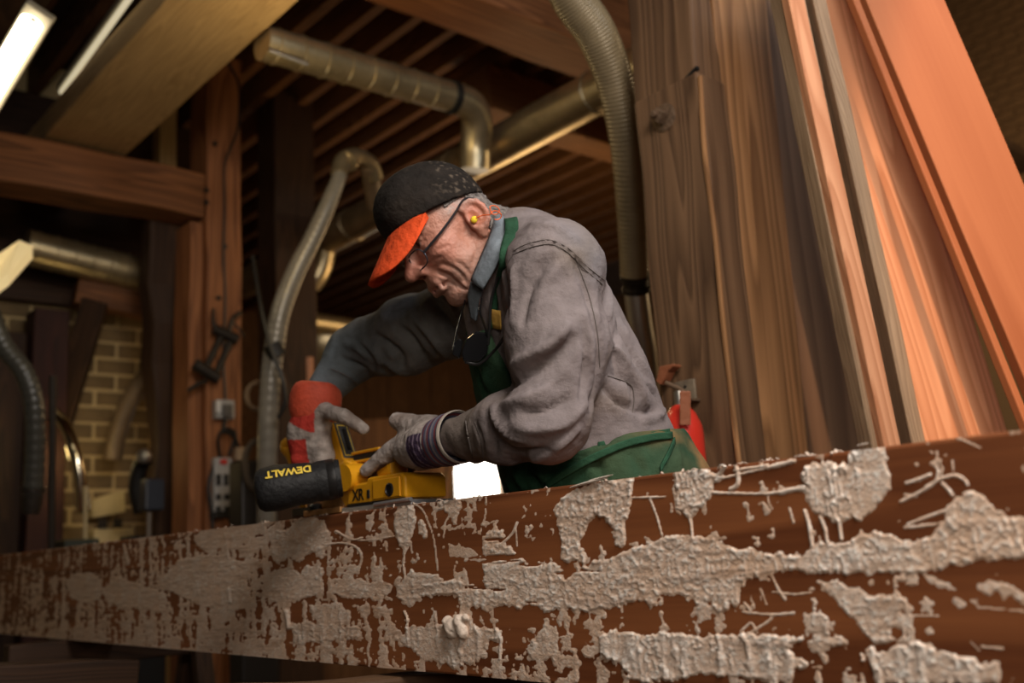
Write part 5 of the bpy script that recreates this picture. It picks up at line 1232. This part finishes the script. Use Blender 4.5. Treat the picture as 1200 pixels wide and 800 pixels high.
# ---- cap
cp = Field((-.14, -.11, -.02), (.135, .11, .165), .0028)
cp.add(cp.ell((.020, 0, .046), (.096, .087, .097))); cp.add(cp.ell((.058, 0, .088), (.055, .062, .05)), .03)
pn = unit(np.array([-.2, 0, 1.])); p0 = np.array([.075, 0, .052])
cp.cut(cp.plane(p0, pn))
cp.cut(cp.ell((.020, 0, .040), (.089, .080, .090)))
cp.F += (.0014 * fbm(np.stack([cp.X, cp.Y, cp.Z], -1) * 40, 2, 3)).astype(np.float32)
V, Fc = cp.mesh(1)
C_ = np.tile((.016, .013, .011), (len(V), 1)); du = np.clip(fbm(V * 170, 3, 15) * 3.2 - .8 + fbm(V * 35, 1, 18), 0, 1) * np.clip((-V[:, 0] + .04) / .06, 0, 1)
C_ = col_mix(C_, .5 * du, (.25, .19, .14)); C_ = col_mix(C_, .25 * np.clip(fbm(V * 22, 3, 16) * 2, 0, 1), (.06, .045, .035))
capo = mesh_obj('cap', hw(V), Fc, M_CAP, man, True, attrs={'col': C_}); capo['label'] = 'black cap crown dusted with shavings'
# bill: curved plate
nb, kb = 25, 9; G = []
for i in range(nb):
    a = math.radians(-61 + 122 * i / (nb - 1))
    bx, by = .018 + .096 * math.cos(a), .087 * math.sin(a)
    bz = p0[2] + (bx - p0[0]) * .2 + .004
    ln = .090 * max(1 - abs(2. * i / (nb - 1) - 1) ** 5, 0) ** .5
    row = []
    for j in range(kb):
        t = j / (kb - 1)
        xx = bx + ln * t * .93; yy = by * (1 - .06 * t)
        zz = bz - ln * t * .52 - 2.4 * (yy ** 2) * t ** .8
        row.append((xx, yy, zz))
    G.append(row)
G = np.array(G)
V = np.vstack([G.reshape(-1, 3), G.reshape(-1, 3) - np.array([.001, 0, .0035])]); o = nb * kb; Fq = []
for i in range(nb - 1):
    for j in range(kb - 1):
        a = i * kb + j; Fq += [(a, a + 1, a + kb + 1, a + kb), (o + a, o + a + kb, o + a + kb + 1, o + a + 1)]
    for j in (0, kb - 1): a = i * kb + j; Fq.append((a, a + kb, o + a + kb, o + a))
for j in range(kb - 1):
    for i in (0, nb - 1): a = i * kb + j; Fq.append((a, a + 1, o + a + 1, o + a))
bill = mesh_obj('bill', hw(V), Fq, M_CAP, capo, True, attrs={'col': np.tile((.66, .075, .018), (len(V), 1))}); bill['label'] = 'orange bill'
bm = bmesh.new(); bm.from_mesh(bill.data); bmesh.ops.recalc_face_normals(bm, faces=bm.faces); bm.to_mesh(bill.data); bm.free()
CV = Sculpt(hw(HV * 0 + HV), HFc)
capb = BVHTree.FromPolygons([tuple(p) for p in np.array([v.co[:] for v in capo.data.vertices]) + ORG[man.name]], [list(p.vertices) for p in capo.data.polygons])
def oncap(x, y): h = capb.ray_cast(Vector(CAM), Vector(unit(ray(x, y)))); return None if h[0] is None else (np.array(h[0]), np.array(h[1]))
for (x, y) in ((469, 191), (557, 203)):
    h = oncap(x, y)
    if h is not None: MB().lathe(h[0] - h[1] * .001, h[1] if h[1] @ FW < 0 else -h[1], [(.001, 0), (.0055, 0), (.0055, .0018), (.0035, .0026), (.002, .0015), (.001, .0015)], 12).build('eyelet', mat('orange_thread', (.7, .09, .03), .7), capo, smooth=True)
# ---- hair below the cap
x, y, z = HV.T
hm = (x < -.012) & (z > -.045) & (z < .075) & (ay < .082) | ((x < .03) & (x > -.02) & (z > .035) & (z < .065) & (ay > .055))
hn = normals(HW, HFc)
dense = fbm(HV * np.array([260, 260, 120]), 2, 21)
v3, f3, d3 = keep(HW + hn * (.0035 + .0028 * dense)[:, None], HFc, hm, (dense,))
mesh_obj('hair', v3, f3, mat('grey_hair', (1, 1, 1), .7, attr=True, bump=.6, bscale=300), man, True, attrs={'col': np.clip(np.array([.19, .165, .15]) * (1 + 1.1 * d3)[:, None], .03, .8)})
eb = MB(); r_ = random.Random(2)
for s in (-1, 1):
    for i in range(46):
        t = r_.random(); p = np.array([.100 - .016 * t * t, s * (.016 + .034 * t), .036 + .006 * math.sin(t * 2.5) + r_.uniform(-.004, .003)])
        d_ = np.array([.010, s * .004, r_.uniform(-.004, .004)]) * r_.uniform(.6, 1.2)
        eb.tube([hw(p), hw(p + d_ * .6), hw(p + d_ + np.array([0, 0, -.003]))], [.0006, .0005, .0002], 4)
eb.build('eyebrow', mat('brow_hair', (.20, .15, .12), .7), man)['kind'] = 'stuff'

# ---- spectacles, ear plug
M_SPEC = mat('spectacle_frame', (.05, .05, .06), .22, metal=.4, coat=.6)
gl = MB()
spc = bpy.data.objects.new('spectacles', None)
lensc = lambda s: np.array([.117, s * .034, -.006])
ln_ = MB()
for s in (-1, 1):
    c = lensc(s); ring = []
    for i in range(28):
        a = 2 * math.pi * i / 28; r1 = .024 * (abs(math.cos(a)) ** 4 + abs(math.sin(a)) ** 4) ** -.25
        ring.append(hw(c + np.array([-.012 * abs(math.cos(a)) * (1 if math.cos(a) * s > 0 else 0), r1 * math.cos(a), .66 * r1 * math.sin(a)])))
    gl.tube(ring, .0013, 6, closed=True)
    ln_.add(ring, [tuple(range(28))])
gl.tube(spline([hw((.116, -.010, -.003)), hw((.121, 0, .001)), hw((.116, .010, -.003))], 8), .0014, 6)
glo = gl.build('spectacles', M_SPEC, man, smooth=True)
for s in (-1, 1):
    q = spline([hw((.104, s * .058, -.003)), hw((.066, s * .077, .005)), hw((.026, s * .083, .017)), hw((-.002, s * .086, .027)), hw((-.020, s * .083, .020))], 20)
    MB().tube(q, np.interp(np.linspace(0, 1, 20), [0, .15, .6, 1], [.0042, .0050, .0038, .0026]), 8, flat=.45).build('temple', M_SPEC, glo, smooth=True)
m_l = bpy.data.materials.new('spectacle_lens'); m_l.use_nodes = True; b_ = m_l.node_tree.nodes['Principled BSDF']
b_.inputs['Transmission Weight'].default_value = 1; b_.inputs['Roughness'].default_value = .02; b_.inputs['IOR'].default_value = 1.05; b_.inputs['Base Color'].default_value = (.95, .97, 1, 1)
ln_.build('lens', m_l, glo, fixn=False)
eo = np.array([.004, .082, -.011])
plug = MB().lathe(hw(eo), unit(HL + .25 * HF), [(.001, -.004), (.0055, -.002), (.0062, .004), (.0056, .009), (.003, .011), (.001, .011)], 14).build('ear_plug', mat('yellow_foam', (.85, .62, .03), .8), man, smooth=True)
M_ORC = mat('orange_cord', (.85, .16, .05), .5)
e0 = hw(eo + np.array([0, .010, 0])); pe = at(575, 251, 1.70)
q = [e0, (e0 + pe) / 2 + Z * .002, pe]
th = np.linspace(0, 2 * np.pi * 1.9, 30)
q += [at(579 + 5.0 * math.cos(a + 3.1) + .15 * i, 249 - 3.5 * math.sin(a) + (-6 + .4 * i) , 1.70 + .002 * math.sin(a * 2)) for i, a in enumerate(th)]
MB().tube(spline(q, 90), .0011, 6).build('cord', M_ORC, plug, smooth=True)

# ---- gloves
def glove(name, lab, parts, colfun, lo, hi, seed, h=.0024):
    G_ = Field(lo, hi, h)
    for a, b, ra, rb, k in parts: G_.add(G_.cap(a, b, ra, rb), k)
    q = np.stack([G_.X, G_.Y, G_.Z], -1); G_.F += (.0022 * fbm(q * 38, 2, seed) + .0008 * fbm(q * 150, 2, seed + 3)).astype(np.float32)
    V_, F__ = G_.mesh(1); return V_, F__
# right hand, gripping the handle from behind
d0 = 2.02
def ah(x, y, d): return at(x - 5, y, d + .035)
cuff0, cuff1 = ah(377, 449, 2.03), ah(372, 492, 2.02)
parts = [(cuff1 - Z * .0, ah(367, 512, 2.025), .042, .040, .02), (ah(362, 505, 2.01), ah(364, 536, 2.015), .034, .030, .02), (ah(378, 510, 2.0), ah(384, 536, 1.995), .026, .024, .015),
         (ah(366, 496, 2.0), ah(385, 481, 1.985), .026, .017, .015), (ah(385, 481, 1.985), at(404, 488, 1.975), .016, .0145, .008), (at(404, 488, 1.975), at(425, 502, 1.965), .0145, .0125, .005)]
for i in range(4):
    yk = 504 + i * 11
    k0, k1, k2, k3 = ah(357 - 1 * i, yk, 1.995), ah(362 + i, yk + 2, 2.062), ah(384 + i, yk + 1, 2.083), ah(408 + i * 2, yk, 2.068)
    parts += [(k0, k1, .0145, .0135, .006), (k1, k2, .0135, .0125, .003), (k2, k3, .0125, .0105, .003)]
V, Fc = glove('glove', '', parts, None, at(335, 440, 2.05) - np.array([.04, .12, .25]), at(440, 440, 2.0) + np.array([.05, .16, .05]), 121)
qx = V - CAM; dd = qx @ FW; px_, py_ = 600 + FPX * (qx @ RT) / dd, 400 - FPX * (qx @ UP) / dd
gnoise = fbm(V * 90, 3, 131)
C_ = np.tile((.36, .31, .28), (len(V), 1)) * (1 + .45 * gnoise[:, None])
C_ = col_mix(C_, np.clip(fbm(V * 40, 2, 133) * 2, 0, 1) * .7, (.20, .15, .125))
# the knit back between knuckle strap and cuff is red
u_ = (V - cuff1) @ unit(ah(366, 540, 2.02) - cuff1); s_ = (V - cuff1) @ RT
redm = ((u_ < .020) & (s_ < .012) & (u_ < .02 + s_ * .3)) | ((u_ > .034 - .2 * s_) & (u_ < .10) & (s_ < -.004 - .1 * (.06 - u_)))
C_ = col_mix(C_, redm * 1., (.42, .040, .028))
gr = mesh_obj('glove', V, Fc, M_GLOVE, man, True, attrs={'col': C_})
gr['label'] = 'grey and red leather glove with a red cuff'
ca = unit(cuff1 - cuff0); L_ = np.linalg.norm(cuff1 - cuff0)
cb_ = MB().lathe(cuff0, ca, [(.02, -.003), (.034, -.002), (.044, .003), (.050, .012), (.0535, .026), (.054, .042), (.052, .055), (.048, .066), (.045, .074), (.044, L_), (.040, L_)], 40)
V = np.array(cb_.v); V = V + (.004 * fbm(V * 22, 2, 5))[:, None] * np.array([1, 1, .3]); cb_.v = [tuple(p) for p in V]
cb_.build('cuff', mat('red_leather', (.50, .065, .028), .7, bump=.3, bscale=120, var=.25, vscale=30), gr, smooth=True)
# left hand, pressing on the planer
w0, w1 = at(540, 511, 1.705), at(481, 529, 1.83); ha = unit(w1 - w0); hup = unit(Z - ha * (Z @ ha)); hs_ = np.cross(ha, hup); hs_ = hs_ if hs_ @ FW > 0 else -hs_
parts = [(w0 + ha * .062, w0 + ha * .125, .040, .038, .01), (w0 + ha * .085 - hs_ * .012, w1 - ha * .01 - hs_ * .01, .036, .027, .02), (w0 + ha * .085 + hs_ * .02, w1 + hs_ * .02, .032, .024, .02),
         (at(507, 505, 1.80), at(482, 500, 1.86), .030, .023, .015), (at(482, 500, 1.86), at(465, 493, 1.885), .022, .0165, .008)]
tips = [((477, 516, 1.855), (452, 534, 1.885), (429, 551, 1.905)), ((480, 522, 1.885), (456, 540, 1.915), (437, 553, 1.93)), ((486, 528, 1.905), (466, 543, 1.935), (450, 555, 1.945)), ((494, 534, 1.92), (478, 546, 1.94), (464, 556, 1.95))]
for i, (a, b, c) in enumerate(tips):
    s0 = w1 + hs_ * (-.018 + .019 * i) - ha * .012
    parts += [(s0, at(*a), .0205, .0195, .012), (at(*a), at(*b), .0195 - .001 * i, .018 - .001 * i, .004), (at(*b), at(*c), .018 - .001 * i, .0125, .003)]
V, Fc = glove('glove', '', parts, None, at(420, 480, 1.9) - np.array([.05, .22, .2]), at(560, 470, 1.85) + np.array([.05, .2, .05]), 151)
u_ = (V - w0) @ ha; hv = (V - w0) @ hup; sv = (V - w0) @ hs_
gnoise = fbm(V * 90, 3, 161)
C_ = np.tile((.36, .31, .285), (len(V), 1)) * (1 + .45 * gnoise[:, None]); C_ = col_mix(C_, np.clip(fbm(V * 40, 2, 163) * 2, 0, 1) * .6 * np.clip((u_ - .09) / .05, 0, 1), (.20, .15, .125))
pb2 = (u_ > .060) & (u_ < .102) & (hv < .016)
C_ = col_mix(C_, pb2 * 1., np.array([.045, .028, .055])); C_ = col_mix(C_, (pb2 & (np.abs((u_ - .06) % .012 - .006) < .0012)) * 1., (.20, .15, .2))
C_ = col_mix(C_, ((u_ > .125) & (hv < -.012) & (sv > -.02)) * .9, (.05, .03, .045))
gw = mesh_obj('glove', V, Fc, M_GLOVE, man, True, attrs={'col': C_})
gw['label'] = 'grey glove with a striped knit cuff'
cb_ = MB().lathe(w0, ha, [(.030, .03), (.042, .012), (.0445, -.001), (.0465, .002), (.0465, .006), (.0455, .010), (.0462, .03), (.045, .05), (.043, .066), (.036, .068)], 44)
V = np.array(cb_.v); t_ = (V - w0) @ ha; an = np.arctan2((V - w0) @ hup, (V - w0) @ hs_)
cb3 = cb_.build('cuff', None, gw, smooth=True)
m_s = bpy.data.materials.new('striped_knit'); m_s.use_nodes = True; nt = m_s.node_tree; b_ = nt.nodes['Principled BSDF']; b_.inputs['Roughness'].default_value = .9
ga = nt.nodes.new('ShaderNodeAttribute'); ga.attribute_name = 'band'; rp = nt.nodes.new('ShaderNodeValToRGB'); rp.color_ramp.interpolation = 'CONSTANT'
nz = nt.nodes.new('ShaderNodeTexNoise'); nz.inputs['Scale'].default_value = 70; ad = nt.nodes.new('ShaderNodeMath'); ad.operation = 'MULTIPLY_ADD'; ad.inputs[1].default_value = .05; nt.links.new(nz.outputs[0], ad.inputs[0]); nt.links.new(ga.outputs['Fac'], ad.inputs[2])
stops = [(0, (.50, .44, .38)), (.14, (.07, .05, .09)), (.20, (.24, .05, .06)), (.27, (.13, .15, .24)), (.36, (.30, .27, .30)), (.44, (.07, .07, .15)), (.52, (.22, .045, .055)), (.60, (.26, .22, .26)), (.68, (.10, .11, .20)), (.76, (.20, .05, .07)), (.84, (.08, .06, .11))]
el = rp.color_ramp.elements
el[0].position = 0; el[0].color = (*stops[0][1], 1); el[1].position = stops[1][0]; el[1].color = (*stops[1][1], 1)
for p_, c in stops[2:]: e = el.new(p_); e.color = (*c, 1)
nt.links.new(ad.outputs[0], rp.inputs[0]); nt.links.new(rp.outputs[0], b_.inputs['Base Color'])
bpn = nt.nodes.new('ShaderNodeBump'); bpn.inputs['Strength'].default_value = .5; bpn.inputs['Distance'].default_value = .004; nz2 = nt.nodes.new('ShaderNodeTexNoise'); nz2.inputs['Scale'].default_value = 400; nt.links.new(nz2.outputs[0], bpn.inputs['Height']); nt.links.new(bpn.outputs[0], b_.inputs['Normal'])
cb3.data.materials.append(m_s); at_ = cb3.data.attributes.new('band', 'FLOAT', 'POINT'); at_.data.foreach_set('value', np.clip((t_ + .001) / .069, 0, 1).astype(np.float32))

# ---- safety glasses hanging at his chest
ctr = at(558, 402, 1.655)
sg = thing('safety_glasses', at(558, 428, 1.66), 'black safety glasses hanging from a cord on the man\'s chest', 'glasses')
M_GLB = mat('glossy_black', (.008, .008, .009), .12, coat=.6)
def disc(name, pts, th_, m, parent, d): 
    P3 = [at(x, y, d) for x, y in pts]; return MB().prism(P3, FW * th_).build(name, m, parent, bevel=.0025, seg=3)
disc('lens', [(543, 424), (541, 412), (547, 397), (558, 388), (570, 390), (573, 400), (571, 414), (562, 424)], .008, M_GLB, sg, 1.66)
disc('lens', [(530, 416), (531, 406), (537, 396), (542, 398), (541, 410), (538, 420)], .008, M_GLB, sg, 1.70)
MB().tube(spline([at(571, 392, 1.66), at(566, 376, 1.665), at(562, 364, 1.67), at(564, 350, 1.685)], 14), .0042, 8, flat=.5).build('temple', M_GLB, sg, smooth=True)
MB().tube(spline([at(531, 410, 1.70), at(536, 385, 1.72), at(545, 352, 1.75)], 14), .0032, 8, flat=.5).build('temple', M_GLB, sg, smooth=True)
MB().tube(spline([at(572, 404, 1.66), at(574, 380, 1.66), at(576, 350, 1.665), at(586, 318, 1.66), at(596, 288, 1.665)], 24), .0024, 8).build('cord', M_BLK, sg, smooth=True)
MB().tube(spline([at(545, 424, 1.665), at(562, 426, 1.66), at(580, 410, 1.65), at(590, 396, 1.62)], 16), .0028, 8).build('cord', M_BLK, sg, smooth=True)
